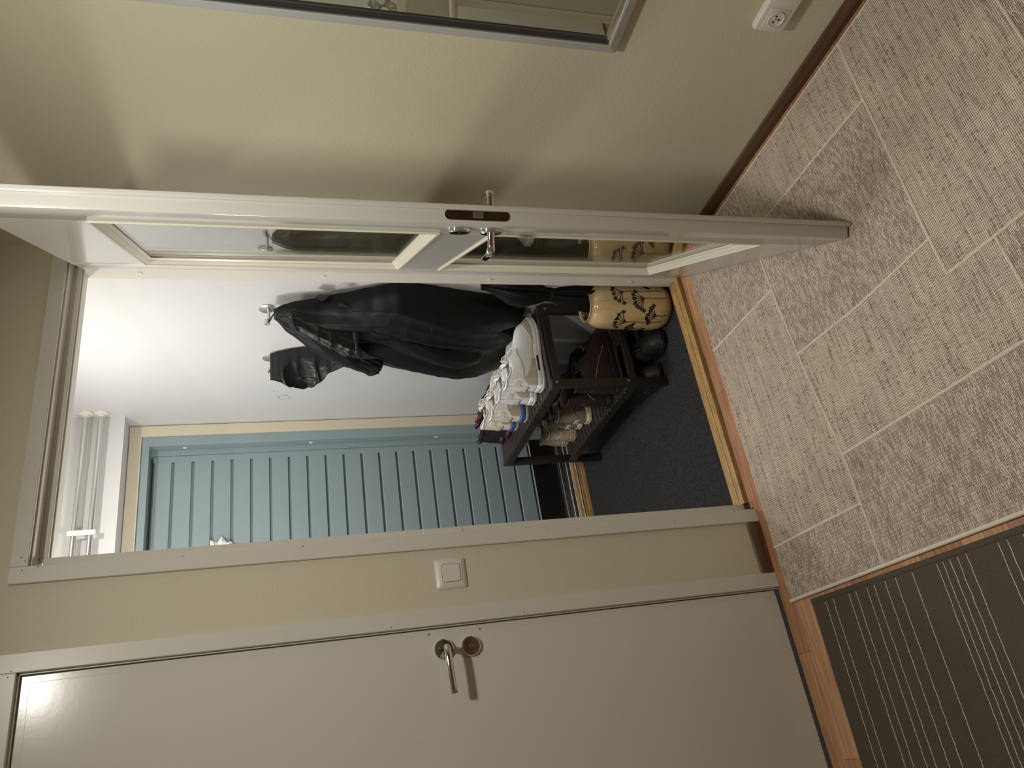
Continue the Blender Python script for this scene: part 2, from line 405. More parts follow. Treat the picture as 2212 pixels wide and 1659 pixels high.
# ---- threshold of the doorway
thr = struct(thing('trim_1', None, None, (1.12, 0.05, 0)), 'stepped oak threshold under the open doorway')
G().prism([(-0.002, -0.02), (-0.002, 0.0), (0.012, 0.0), (0.014, -0.004), (0.014, -0.02)], 'x', 0.64, 1.60).obj('nosing', 'oak_edge', thr)
g = G().prism([(0.036, -0.022), (0.036, 0.002), (0.040, 0.004), (0.061, 0.004), (0.064, 0.0), (0.064, -0.022)], 'x', 0.668, 1.588); g.obj('batten', 'oak_strip', thr)
g = G().prism([(0.076, -0.022), (0.076, -0.004), (0.080, -0.002), (0.108, -0.002), (0.112, -0.006), (0.112, -0.022)], 'x', 0.672, 1.588); g.obj('batten', 'oak_strip', thr)
G().box((0.64, 0.0, -0.05), (1.60, 0.14, -0.0205)).obj('sub_sill', 'baseboard_wood_x', thr)

# ---- baseboards
prof = [(0, 0), (0.012, 0), (0.012, 0.030), (0.009, 0.038), (0.004, 0.043), (0, 0.043)]
struct(G().prism([(XR - a, b) for a, b in prof], 'y', HY0, -0.001).obj('baseboard_right', 'baseboard_wood', smooth=40), 'dark brown wooden skirting under the mirror wall')
bbf = struct(G().prism([(-a, b) for a, b in prof], 'x', 0.4245, 0.5885).obj('baseboard_far', 'baseboard_wood_x', smooth=40), 'short dark brown skirting between the two door casings')

# ---- casings of the doorway (trim_2) and frame
ct = 0.014
cas = struct(thing('trim_2', None, None, (1.1, 0, 0)), 'white painted casing around the open doorway')
G().box((0.5896, -ct, 0), (0.6317, 0, 2.119), 0.0015).obj('casing_jamb', 'paint_trim', cas)
G().box((1.6135, -ct, 0), (1.6315, 0, 2.119), 0.0015).obj('casing_jamb', 'paint_trim', cas)
G().box((0.632, -ct, 2.0787), (1.6135, 0, 2.119), 0.0015).obj('casing_head', 'paint_trim', cas)
for x, z in ((0.622, 2.090), (0.645, 2.086), (0.655, 2.095), (0.625, 1.72), (0.626, 1.42), (0.622, 0.72), (0.612, 0.30), (0.628, 0.08), (0.628, 2.055)):
    G().lathe([(0.0016, -ct - 0.0004), (0.0001, -ct - 0.0005)], 6, (x, 0, z), 'y').obj('nail_hole', 'nail_hole', cas)
fr_ = struct(thing('trim_3', None, None, (1.1, 0.05, 0)), 'white painted door frame with round plug caps')
# left post: front part, then the stop
G().box((0.612, 0.0, 0), (0.6335, 0.100, 2.10)).obj('frame_post', 'paint_trim', fr_)
G().box((0.6335, 0.046, 0), (0.667, 0.100, 2.062), 0.001).obj('door_stop', 'paint_trim', fr_)
G().box((1.601, 0.0, 0), (1.613, 0.105, 2.10)).obj('frame_post', 'paint_trim', fr_)
G().box((1.5848, 0.046, 0), (1.601, 0.104, 2.062), 0.001).obj('door_stop', 'paint_trim', fr_)
G().box((0.6335, 0.0, 2.074), (1.601, 0.105, 2.10)).obj('frame_head', 'paint_trim', fr_)
G().box((0.667, 0.046, 2.052), (1.5848, 0.104, 2.074), 0.001).obj('door_stop', 'paint_trim', fr_)
G().box((0.667, 0.058, 2.048), (1.5848, 0.104, 2.053), 0.001).obj('seal_strip', 'paint_trim', fr_)
for yy, z in ((0.072, 1.893), (0.074, 1.322), (0.076, 0.736), (0.076, 0.177)):
    G().lathe([(0.0085, 1.5848), (0.0085, 1.5838), (0.0070, 1.5828), (0.0001, 1.5826)], 16, (0, yy, z), 'x').obj('plug_cap', 'plastic_white', fr_, 30)
G().box((0.6335, 0.0435, 0.962), (0.6660, 0.0468, 1.078), 0.0008).obj('strike_plate', 'paint_trim', fr_)

# ------------------------------------------------------------------ glazed door leaf
ANG = math.radians(61.04); LU = Vector((-math.cos(ANG), -math.sin(ANG), 0)); LN = Vector((-math.sin(ANG), math.cos(ANG), 0))
LH = Vector((1.5644, 0.0201, 0))          # hinge corner of the face seen by the camera; LN points off that face
LT, LL = 0.040, 0.931
Z0L, Z1L = 0.014, 2.054
def lp(u, z, n=0.0): return LH + LU * u + LN * n + Vector((0, 0, z))
def lbox(g, u0, u1, z0, z1, n0, n1, bevel=0):
    t = G().box((u0, n0, z0), (u1, n1, z1), bevel, 2)
    return g.add([lp(p.x, p.z, p.y) for p in t.v], t.f)
door1 = struct(thing('door_1', None, None, tuple(lp(0, 0.0, -0.02))), 'white glazed door standing open into the hall')
UA, UB = 0.125, 0.806
PN = [(1.095, 1.850), (0.190, 0.957)]
lbox(G(), 0, UA, Z0L, Z1L, -LT, 0, 0.002).obj('stile', 'paint_leaf', door1, 35)
lbox(G(), UB, LL, Z0L, Z1L, -LT, 0, 0.002).obj('stile', 'paint_leaf', door1, 35)
for a, b in ((PN[0][1], Z1L), (PN[1][1], PN[0][0]), (Z0L, PN[1][0])):
    lbox(G(), UA - 0.0005, UB + 0.0005, a, b, -LT + 0.0001, -0.0001).obj('rail', 'paint_leaf', door1)
lbox(G(), LL - 0.002, LL + 0.0085, Z0L - 0.004, Z1L, -LT - 0.003, -LT + 0.010, 0.003).obj('lip', 'paint_leaf', door1, 35)
for z0, z1 in PN:
    pane = lbox(G(), UA + 0.004, UB - 0.004, z0 + 0.004, z1 - 0.004, -0.0225, -0.0175).obj('pane', 'pane_glass', door1)
    # mitred glazing beads on both faces
    for side in (0, 1):
        pr = [(-0.004, 0.0), (-0.004, 0.0042), (0.002, 0.0042), (0.004, 0.001), (0.013, -0.008), (0.0135, -0.0095), (0.021, -0.015), (0.021, -0.0175), (0.0, -0.0175)]
        if side: pr = [(a, -LT - b) for a, b in pr]
        cs = [(UA, z0), (UB, z0), (UB, z1), (UA, z1)]; ins = [(1, 1), (-1, 1), (-1, -1), (1, -1)]
        for i in range(4):
            j = (i + 1) % 4
            ra = [lp(cs[i][0] + ins[i][0] * a, cs[i][1] + ins[i][1] * a, b) for a, b in pr]
            rb = [lp(cs[j][0] + ins[j][0] * a, cs[j][1] + ins[j][1] * a, b) for a, b in pr]
            G().loft([ra, rb]).obj('glazing_bead', 'paint_bead', door1)
# lock case front on the free edge
def stadium(n0, z0, w, h, seg=10):
    pts = []; r = w / 2
    for i in range(seg + 1): a = PI * i / seg; pts.append((n0 + r * math.cos(a), z0 + h / 2 - r + r * math.sin(a)))
    for i in range(seg + 1): a = PI + PI * i / seg; pts.append((n0 + r * math.cos(a), z0 - h / 2 + r + r * math.sin(a)))
    return pts
st = stadium(-0.0205, 1.027, 0.024, 0.152)
lock = G().loft([[lp(LL - 0.001, z, n) for n, z in st], [lp(LL + 0.0012, z, n) for n, z in st]]).obj('lock_front', 'steel_dark', door1)
lbox(G(), LL, LL + 0.0045, 1.014, 1.037, -0.0275, -0.0135, 0.001).obj('latch_bolt', 'steel_brushed', lock)
for zz in (0.962, 0.978, 1.075, 1.092):
    c = lp(LL + 0.0015, zz, -0.0205)
    ring = lambda r, d: [c + LU * d + LN * r * math.cos(2 * PI * j / 12) + Vector((0, 0, r * math.sin(2 * PI * j / 12))) for j in range(12)]
    G().loft([ring(0.004, -0.001), ring(0.004, 0.0008), ring(0.0025, 0.0012)]).obj('screw', 'steel_dark', lock)
def rose_on_leaf(u, z, side, r=0.0265):
    s = 1 if side else -1; n0 = 0.0 if side else -LT
    def ring(rr, d): return [lp(u + rr * math.cos(2 * PI * j / 28), z + rr * math.sin(2 * PI * j / 28), n0 + s * d) for j in range(28)]
    return G().loft([ring(r, 0), ring(r, 0.007), ring(r - 0.003, 0.010), ring(0.004, 0.0103), ring(0.003, 0.006)])
def lever_on_leaf(z, side):
    s = 1 if side else -1; n0 = 0.0 if side else -LT; u = 0.868
    path = crv([lp(u, z, n0 + s * 0.008), lp(u, z, n0 + s * 0.034), lp(u - 0.004, z - 0.0005, n0 + s * 0.046), lp(u - 0.018, z - 0.002, n0 + s * 0.052), lp(u - 0.06, z - 0.007, n0 + s * 0.053), lp(u - 0.112, z - 0.015, n0 + s * 0.051)], 5)
    return G().tube(path, [0.0088 if i < 9 else (0.0105, 0.0065) for i in range(len(path))], 12, ref=(0, 0, 1))
for side in (1, 0):
    r1 = rose_on_leaf(0.868, 1.056, side).obj('key_rose', 'chrome', door1, 40)
    r2 = rose_on_leaf(0.868, 0.979, side).obj('handle_rose', 'chrome', door1, 40)
    lever_on_leaf(0.979, side).obj('lever', 'chrome', r2, 50)
# hinges
for z in (0.25, 1.82):
    G().tube([lp(-0.006, z - 0.04, -LT + 0.006), lp(-0.006, z + 0.04, -LT + 0.006)], 0.006, 10).obj('hinge', 'steel_brushed', door1, 40)

# ------------------------------------------------------------------ closed white door
door2 = struct(thing('door_2', None, None, (-0.08, 0.0, 0)), 'closed white flush door with chrome lever handle')
X0D, X1D = -0.545, 0.372
G().box((X0D, 0.004, 0.012), (X1D, 0.044, 2.066), 0.0015).obj('leaf', 'paint_door', door2)
G().box((X0D + 0.016, 0.0022, 0.012), (X1D - 0.016, 0.006, 2.048), 0.001).obj('face_panel', 'paint_door', door2)
for z in (1.0635, 0.9895):
    a = G().lathe([(0.0265, 0.0022), (0.0265, -0.005), (0.0235, -0.0085), (0.0001, -0.009)], 32, (0.316, 0, z), 'y').obj('handle_rose' if z > 1.02 else 'key_rose', 'chrome', door2, 40)
    if z < 1.02:
        G().lathe([(0.0055, -0.0085), (0.0055, -0.0110), (0.0032, -0.0110), (0.0030, -0.0088), (0.0001, -0.0088)], 16, (0.316, 0, z), 'y').obj('key_cylinder', 'screw', a, 40)
        for dx, dz in ((-0.012, -0.011), (0.014, -0.010)):
            G().lathe([(0.0045, -0.0088), (0.0040, -0.0094), (0.0001, -0.0095)], 12, (0.316 + dx, 0, z + dz), 'y').obj('screw_cap', 'chrome', a, 40)
    else:
        G().lathe([(0.0028, -0.0088), (0.0022, -0.0096), (0.0001, -0.0097)], 10, (0.316 + 0.004, 0, z + 0.014), 'y').obj('screw', 'screw', a, 40)
        path = crv([(0.316, -0.006, z), (0.316, -0.036, z), (0.311, -0.048, z - 0.0005), (0.296, -0.053, z - 0.001), (0.25, -0.054, z - 0.003), (0.198, -0.052, z - 0.006)], 5)
        G().tube(path, [0.0088 if i < 9 else (0.0092, 0.0065) for i in range(len(path))], 12, ref=(0, 0, 1)).obj('lever', 'chrome', a, 50)
for z in (1.098, 0.956):
    G().box((X1D - 0.014, 0.0026, z), (X1D - 0.011, 0.0046, z + 0.004)).obj('nick', 'nail_hole', door2)
cas2 = struct(thing('trim_4', None, None, (0.4, 0, 0)), 'white painted casing of the closed white door')
G().box((0.379, -ct, 0), (0.4238, 0, 2.119), 0.0015).obj('casing_jamb', 'paint_trim', cas2)
G().box((-0.60, -ct, 0), (-0.552, 0, 2.119), 0.0015).obj('casing_jamb', 'paint_trim', cas2)
G().box((-0.552, -ct, 2.074), (0.379, 0, 2.119), 0.0015).obj('casing_head', 'paint_trim', cas2)
G().box((0.375, 0.0, 0), (0.40, 0.10, 2.10)).obj('frame_post', 'paint_trim', cas2)
G().box((-0.57, 0.0, 2.070), (0.40, 0.10, 2.10)).obj('frame_head', 'paint_trim', cas2)
G().box((-0.57, 0.05, -0.01), (0.40, 0.10, 0.011)).obj('sill', 'nail_hole', cas2)  # coloured near-black, so the shade of the gap under the door is painted in
for x, z in ((0.384, 2.085), (0.371, 2.090), (0.386, 1.20), (0.388, 0.83)):
    G().lathe([(0.0015, -ct - 0.0004), (0.0001, -ct - 0.0005)], 6, (x, 0, z), 'y').obj('nail_hole', 'nail_hole', cas2)

# ------------------------------------------------------------------ blue outer door
door3 = struct(thing('door_3', None, None, (1.1, YV, 0)), 'dusty blue plank door at the far end of the vestibule')
G().box((1.604, YV - 0.012, 0.0), (1.656, YV, 2.140), 0.001).obj('trim_board', 'paint_cream', door3)
G().box((0.60, YV - 0.012, 2.087), (1.604, YV, 2.138), 0.001).obj('trim_board', 'paint_cream', door3)
G().box((1.5575, YV - 0.004, 0.0), (1.604, YV + 0.10, 2.086), 0.001).obj('frame_post', 'paint_blue', door3)
G().box((0.64, YV - 0.003, 2.054), (1.5575, YV + 0.10, 2.086), 0.001).obj('frame_head', 'paint_blue', door3)
G().box((1.530, YV + 0.050, 0.0), (1.5575, YV + 0.10, 2.054), 0.001).obj('frame_stop', 'paint_blue', door3)
leafb = G().box((0.64, YV + 0.074, 0.10), (1.530, YV + 0.10, 2.045)).obj('leaf', 'paint_blue', door3)
zt = 2.040; b_me = None
grooves = [1.966 - 0.0859 * i for i in range(21)]
tops = [2.040] + [q - 0.0115 for q in grooves]
for i, tz in enumerate(tops):
    bot = grooves[i] if i < len(grooves) else 0.205
    if bot >= tz: continue
    gg = G().prism([(YV + 0.0745, bot), (YV + 0.057, bot), (YV + 0.056, bot + 0.001), (YV + 0.056, tz - 0.004), (YV + 0.061, tz), (YV + 0.0745, tz)], 'x', 0.645, 1.500)
    gg.obj('board', 'paint_blue', leafb)
G().box((1.500, YV + 0.056, 0.205), (1.529, YV + 0.0745, 2.044), 0.001).obj('edge_board', 'paint_blue', leafb)
for z in (1.908, 1.342, 0.725):
    G().lathe([(0.009, 1.5578), (0.009, 1.5568), (0.007, 1.5560), (0.0001, 1.5558)], 14, (0, YV + 0.030, z), 'x').obj('plug_cap', 'paper_white', door3, 30)
G().box((0.645, YV + 0.0545, 0.098), (1.529, YV + 0.067, 0.232), 0.001).obj('kick_plate', 'kick_steel', door3)
th3 = struct(thing('trim_5', None, None, (1.1, YV, ZF)), 'oak and aluminium threshold of the blue door')
def strip(name, m_, y0, y1, z0, z1): return G().box((0.60, y0, z0), (1.604, y1, z1), 0.0008).obj(name, m_, th3)
strip('oak_riser', 'oak_strip', 1.362, 1.372, ZF, -0.002)
strip('oak_step', 'oak_strip', 1.368, 1.378, -0.010, 0.012)
strip('aluminium_edge', 'aluminium', 1.372, 1.384, 0.010, 0.0215)
strip('oak_tread', 'oak_strip', 1.378, 1.400, 0.012, 0.036)
strip('aluminium_rail', 'aluminium', 1.392, 1.404, 0.030, 0.044)
strip('rubber_seal', 'rubber', 1.397, 1.408, 0.040, 0.053)
strip('aluminium_rail', 'aluminium', 1.402, 1.412, 0.045, 0.060)
strip('drip_bar', 'steel_brushed', 1.408, 1.428, 0.05, 0.094)
strip('sill', 'oak_strip', 1.385, 1.475, ZF, 0.03)

# ------------------------------------------------------------------ folded paper ornament on the blue door
orn = thing('paper_ornament', 'white folded paper ornament hanging on the blue door', 'ornament', (1.045, YV + 0.05, 1.74))
rr = random.Random(5)
for q in range(9):
    a = 2 * PI * q / 9; R0, R1 = 0.028, 0.062 + rr.random() * 0.014
    c0 = Vector((1.045 + R0 * math.cos(a), YV + 0.052, 1.74 + R0 * math.sin(a)))
    d = Vector((math.cos(a), 0, math.sin(a))); t = Vector((-math.sin(a), 0, math.cos(a)))
    tip = c0 + d * (R1 - R0) + Vector((0, -0.030 - rr.random() * 0.015, 0)); mid = c0 + d * (R1 - R0) * 0.55 + Vector((0, -0.042, 0))
    l_ = c0 + d * 0.018 + t * 0.026; r_ = c0 + d * 0.018 - t * 0.026; o2 = c0 + d * (R1 - R0 + 0.006) + Vector((0, -0.004, 0))
    G().add([c0, l_, tip, r_, mid, o2], [(0, 1, 4), (1, 2, 4), (2, 3, 4), (3, 0, 4), (1, 5, 2), (3, 2, 5), (0, 3, 5, 1)]).obj('point', 'paper_white', orn)
G().lathe([(0.034, YV + 0.054), (0.034, YV + 0.040), (0.012, YV + 0.030), (0.001, YV + 0.028)], 8, (1.045, 0, 1.74), 'y').obj('centre', 'paper_white', orn)

# ------------------------------------------------------------------ heating pipes
for i, (z, lab) in enumerate(((2.291, 'upper metal heating pipe running along the white bulkhead'), (2.230, 'lower metal heating pipe running along the white bulkhead'))):
    pp = thing('heating_pipe', lab, 'pipe', (1.3, 1.222, z), group='heating pipes')
    G().tube([(0.26, 1.222, z), (1.659, 1.222, z)], 0.0105, 16).obj('pipe', 'pipe_metal', pp, 50)
    G().lathe([(0.030, 1.6598), (0.030, 1.656), (0.0165, 1.651), (0.015, 1.643), (0.0106, 1.642)], 28, (0, 1.222, z), 'x').obj('wall_rosette', 'plastic_white', pp, 35)
cl = thing('pipe_clamp', 'white plastic double clamp holding both heating pipes', 'pipe clamp', (1.115, 1.25, 2.26))
G().box((1.106, 1.207, 2.208), (1.128, 1.2115, 2.312), 0.002, 2).obj('clamp_bar', 'paper_white', cl, 40)
G().box((1.103, 1.2335, 2.212), (1.131, 1.2598, 2.308), 0.003, 2).obj('clamp_base', 'paper_white', cl, 40)

# ------------------------------------------------------------------ coat hooks
def hook(y, z, lab):
    h = thing('coat_hook', lab, 'hook', (XV, y, z), group='coat hooks')
    G().lathe([(0.0275, XV - 0.0002), (0.0275, XV - 0.004), (0.026, XV - 0.005), (0.0001, XV - 0.005)], 32, (0, y, z), 'x').obj('backplate', 'steel_brushed', h, 40)
    p = [(XV - 0.004, y, z - 0.008), (XV - 0.045, y, z - 0.008), (XV - 0.052, y, z - 0.004), (XV - 0.054, y, z + 0.006)]
    G().tube(crv(p, 4), 0.0058, 12).obj('peg', 'steel_brushed', h, 50)
    G().tube([(XV - 0.052, y, z - 0.002), (XV - 0.070, y, z - 0.002)], 0.0095, 14).obj('peg_head', 'steel_brushed', h, 40)
hook(0.384, 1.516, 'steel disc hook holding the big black jacket by its loop')
hook(0.751, 1.515, 'steel disc hook half hidden by the hanging black hood')

# ------------------------------------------------------------------ light switch, socket
sw = thing('light_switch', 'square white light switch between the two doors', 'light switch', (0.517, 0, 1.021))
def rrect(x0, x1, z0, z1, r, y_, n=5):
    pts = []
    for cx_, cz_, a0 in ((x1 - r, z0 + r, -PI / 2), (x1 - r, z1 - r, 0), (x0 + r, z1 - r, PI / 2), (x0 + r, z0 + r, PI)):
        for i in range(n + 1): a = a0 + PI / 2 * i / n; pts.append((cx_ + r * math.cos(a), y_, cz_ + r * math.sin(a)))
    return pts
def rplate(ins, y_, r): return rrect(0.475 + ins, 0.560 - ins, 0.978 + ins, 1.065 - ins, r, y_)
G().loft([rplate(0, 0.0, 0.007), rplate(0, -0.003, 0.007), rplate(0.001, -0.0042, 0.0065), rplate(0.0155, -0.0105, 0.006), rplate(0.0168, -0.0105, 0.006), rplate(0.0168, -0.006, 0.006)]).obj('frame', 'plastic_white', sw, 30)
G().loft([rplate(0.0171, -0.005, 0.0055), rplate(0.0171, -0.0062, 0.0055)]).obj('shadow_gap', 'frame_dark', sw)
G().loft([rplate(0.0180, -0.005, 0.005), rplate(0.0180, -0.0115, 0.005), rplate(0.0190, -0.0125, 0.0045)]).obj('rocker', 'plastic_white', sw, 30)
so = thing('wall_socket', 'white double power socket low on the mirror wall', 'socket', (XR, -1.09, 0.222))
G().box((XR - 0.024, -1.182, 0.178), (XR, -1.016, 0.267), 0.005, 3).obj('housing', 'plastic_white', so, 40)
for yc in (-1.056, -1.140):
    G().box((XR - 0.0262, yc - 0.029, 0.1935), (XR - 0.018, yc + 0.029, 0.2515), 0.003, 2).obj('insert', 'plastic_white', so, 40)
    G().lathe([(0.0225, XR - 0.0240), (0.0225, XR - 0.0278), (0.0215, XR - 0.0290), (0.0200, XR - 0.0290), (0.0188, XR - 0.0272), (0.0001, XR - 0.0270)], 32, (0, yc, 0.2225), 'x').obj('well_rim', 'plastic_white', so, 40)
    for dy, dz in ((0.0085, 0.003), (-0.0085, 0.003), (0.0, -0.009), (0.0, 0.0)):
        r_ = 0.0032 if (dy or dz) else 0.002
        G().lathe([(r_, XR - 0.0268), (r_, XR - 0.0275), (0.0001, XR - 0.0276)], 10, (0, yc + dy, 0.2235 + dz), 'x').obj('pin_hole', 'plastic_dark', so)

# ------------------------------------------------------------------ mirror
mi_ = thing('wall_mirror', 'tall mirror in a broad silver frame on the beige wall', 'mirror', (XR, -1.24, 1.2))
MY0, MY1, MZ0, MZ1 = -1.56, -0.897, 0.610, 1.92
prof = [(0.0, 0.0), (0.0, 0.016), (0.004, 0.021), (0.026, 0.030), (0.031, 0.030), (0.031, 0.0)]
cs = [(MY0, MZ0), (MY1, MZ0), (MY1, MZ1), (MY0, MZ1)]; ins = [(1, 1), (-1, 1), (-1, -1), (1, -1)]
inner = [(0.0312, 0.0), (0.0312, 0.026), (0.034, 0.026), (0.034, 0.020), (0.0365, 0.020), (0.0365, 0.014), (0.041, 0.011), (0.041, 0.0)]
for i in range(4):
    j = (i + 1) % 4
    G().loft([[(XR - b, cs[i][0] + ins[i][0] * a, cs[i][1] + ins[i][1] * a) for a, b in prof], [(XR - b, cs[j][0] + ins[j][0] * a, cs[j][1] + ins[j][1] * a) for a, b in prof]]).obj('frame_side', 'frame_silver', mi_)
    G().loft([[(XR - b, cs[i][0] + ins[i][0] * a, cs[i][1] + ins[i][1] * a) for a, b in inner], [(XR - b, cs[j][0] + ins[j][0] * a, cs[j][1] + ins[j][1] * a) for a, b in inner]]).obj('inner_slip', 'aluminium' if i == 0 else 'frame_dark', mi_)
G().box((XR - 0.011, MY0 + 0.039, MZ0 + 0.039), (XR - 0.006, MY1 - 0.039, MZ1 - 0.039)).obj('glass', 'mirror_glass', mi_)

# ------------------------------------------------------------------ woven rug
rug = thing('woven_rug', 'large beige flat-woven rug of basket and twill patches with cream cords', 'rug', (0.96, -1.0, 0))
RT = 0.0072
def L2(x): return interp([(0.32, -0.482), (0.48, -0.485), (0.62, -0.486), (0.96, -0.456), (1.2, -0.445), (1.6, -0.445)], x)
def xl(yy): return 0.328 + 0.0185 * (yy + 0.058)
def patch(poly, weave):
    n = len(poly); g = G(); g.prism(poly, 'z', 0.0012, RT); return g.obj('patch', weave, rug)
x0, x1, y0, y1 = RUG; TW, BK = 'rug_twill', 'rug_basket'; Y6 = -1.008; Y10 = -1.143; Y11 = -1.387
def edge2(a, b, n=5): return [(lerp(a, b, i / n), L2(lerp(a, b, i / n))) for i in range(n + 1)]
patch([(xl(y1), y1)] + edge2(xl(-0.48), 0.484) + [(0.490, y1)], TW)
patch([(0.490, y1)] + edge2(0.484, 1.192) + [(1.198, y1)], BK)
patch([(1.198, y1)] + edge2(1.192, x1) + [(x1, y1)], TW)
patch(edge2(xl(-0.48), 0.622)[::-1] + [(xl(y0), y0), (0.605, y0)], TW)
patch(edge2(0.622, 0.945)[::-1] + [(0.616, Y10), (0.842, Y10), (0.845, Y6), (0.945, Y6)], BK)
patch(edge2(0.945, 1.402)[::-1] + [(0.945, Y6), (1.395, Y6)], TW)
patch(edge2(1.402, x1)[::-1] + [(1.395, Y6), (x1, Y6)], BK)
patch([(x1, Y6), (0.845, Y6), (0.840, Y11), (x1, Y11)], BK)
patch([(x1, Y11), (0.840, Y11), (0.840, y0), (x1, y0)], TW)
patch([(0.842, Y10), (0.616, Y10), (0.605, y0), (0.840, y0)], TW)
def rope(path, r, pitch=0.011):
    """two-ply twisted cord along a polyline"""
    P = [Vector(p) for p in path]; pts = []; 
    for a, b in zip(P, P[1:]):
        n = max(1, int((b - a).length / 0.0022))
        for i in range(n): pts.append(a.lerp(b, i / n))
    pts.append(P[-1]); g = G(); s = 0.0
    for ply in (0, PI):
        q = []; s = 0.0
        for i, p in enumerate(pts):
            if i: s += (p - pts[i - 1]).length
            d = (pts[min(i + 1, len(pts) - 1)] - pts[max(i - 1, 0)]).normalized(); side = Vector((-d.y, d.x, 0)); a = 2 * PI * s / pitch + ply
            q.append(p + side * math.cos(a) * r * 0.62 + Vector((0, 0, math.sin(a) * r * 0.30)))
        g.tube(q, r * 0.66, 5)
    return g
CZ = RT + 0.0004
cords = [[(0.490, y1, CZ), (0.484, L2(0.484), CZ)], [(a, b, CZ) for a, b in edge2(xl(-0.48), x1, 14)], [(0.622, L2(0.622), CZ), (0.616, -1.1, CZ), (0.605, y0, CZ)],
         [(0.955, L2(0.955), CZ), (0.941, -0.74, CZ), (0.949, Y6, CZ)], [(1.198, y1, CZ), (1.192, L2(1.192), CZ)], [(x1, Y6 - 0.008, CZ), (1.39, Y6 - 0.002, CZ), (0.963, Y6 + 0.005, CZ), (0.845, Y6 + 0.003, CZ)],
         [(1.402, L2(1.402), CZ), (1.399, -0.80, CZ), (1.394, Y6, CZ)], [(0.846, Y6, CZ), (0.840, y0, CZ)], [(0.842, Y10, CZ), (0.616, Y10 - 0.006, CZ)], [(x1, Y11 - 0.002, CZ), (0.841, Y11 + 0.002, CZ)]]
for c_ in cords: rope(c_, 0.0036).obj('cord', 'cord_cream', rug, 60)
G().tube([(xl(y1) - 0.003, y1 + 0.004, 0.0052), (xl(-0.5) - 0.003, -0.5, 0.0052), (xl(-0.95) - 0.003, -0.95, 0.0052), (xl(y0) - 0.003, y0, 0.0052)], 0.0056, 8).obj('edge_binding', 'cord_cream', rug, 60)
G().tube([(x1 + 0.001, y1, 0.0044), (x1 + 0.001, y0, 0.0044)], 0.0042, 6).obj('edge_binding', 'cord_cream', rug, 60)

# ------------------------------------------------------------------ striped mat
dm = thing('striped_doormat', 'dark grey-brown mat with thin cream stripes before the closed door', 'mat', (0.306, -0.154, 0), math.radians(-1.52))
G().box((DMAT[0], DMAT[2], 0.0006), (DMAT[1], DMAT[3], 0.0058), 0.0018, 2).obj('mat_body', 'doormat_grey', dm, 40)
G().box((0.2925, DMAT[2] - 0.001, 0.0008), (0.308, DMAT[3] + 0.001, 0.0078), 0.003, 2).obj('side_binding', 'doormat_grey', dm, 40)
for sy, ey in ((-0.213, -0.202), (-0.248, -0.233), (-0.318, -0.304), (-0.348, -0.330), (-0.393, -0.377), (-0.423, -0.406), (-0.465, -0.449), (-0.505, -0.485), (-0.565, -0.546), (-0.648, -0.630), (-0.668, -0.650), (-0.690, -0.672), (-0.713, -0.694), (-0.740, -0.720), (-0.831, -0.812), (-0.854, -0.834), (-0.897, -0.877)):
    pts = []
    for i in range(101):
        t = i / 100; x = lerp(0.289, -0.55, t); pts.append((x, sy + 0.0016 * nz(x * 40, sy * 50) + 0.001 * nz(x * 140, sy * 90), 0.0058))
    G().tube(pts, [0.0011 + 0.0005 * nz(p[0] * 160, sy * 31) for p in pts], 5, ref=(0, 0, 1)).obj('stripe', 'mat_thread', dm, 60)

# ------------------------------------------------------------------ shoe bench
BX0, BX1, BY0, BY1, BZ = 1.276, 1.648, 0.335, 1.142, 0.474
bn = thing('shoe_bench', 'dark brown slatted shoe bench with two shelves along the white wall', 'bench', ((BX0 + BX1) / 2, (BY0 + BY1) / 2, ZF))
lg = 0.036
slat_me = G().box((BX0 + 0.010, -0.0155, -0.011), (BX1 - 0.010, 0.0155, 0.0), 0.0015)
NS = 20
def yslat(i): return BY0 + 0.026 + (BY1 - BY0 - 0.052) * i / (NS - 1)
boff = world_of(bn)
me0 = None
for lev, zt in (('top', BZ), ('low', 0.152)):
    for i in range(NS):
        yy = yslat(i)
        if lev == 'low' and not (BY0 + 0.03 < yy < BY1 - 0.03): continue
        if me0 is None:
            o = slat_me.obj('slat', 'bench_slat', bn, local=True); me0 = o.data
            for v_ in me0.vertices: v_.co.x -= boff.x
        else:
            o = bpy.data.objects.new('slat', me0); COL.objects.link(o); o.parent = bn
        o.location = (0, yy - boff.y, zt - boff.z)
for zt, h in ((BZ, 0.042), (0.152, 0.040)):
    for xa, xb in ((BX0, BX0 + 0.014), (BX1 - 0.014, BX1)):
        G().box((xa, BY0 + (0 if zt > .3 else 0.006), zt - h), (xb, BY1, zt - (0.0 if xa < 1.4 else 0.001)), 0.002).obj('side_rail', 'bench_wood', bn)
    for ya, yb in ((BY0, BY0 + 0.02), (BY1 - 0.02, BY1)):
        G().box((BX0 + 0.014, ya, zt - h), (BX1 - 0.014, yb, zt - 0.012), 0.002).obj('end_rail', 'bench_wood', bn)
for xa in (BX0 - 0.001, BX1 - lg + 0.001):
    for ya in (BY0 - 0.001, BY1 - 0.024 + 0.001):
        G().box((xa, ya, ZF), (xa + lg, ya + 0.024, BZ - 0.002), 0.004, 2).obj('leg', 'bench_wood', bn, 40)
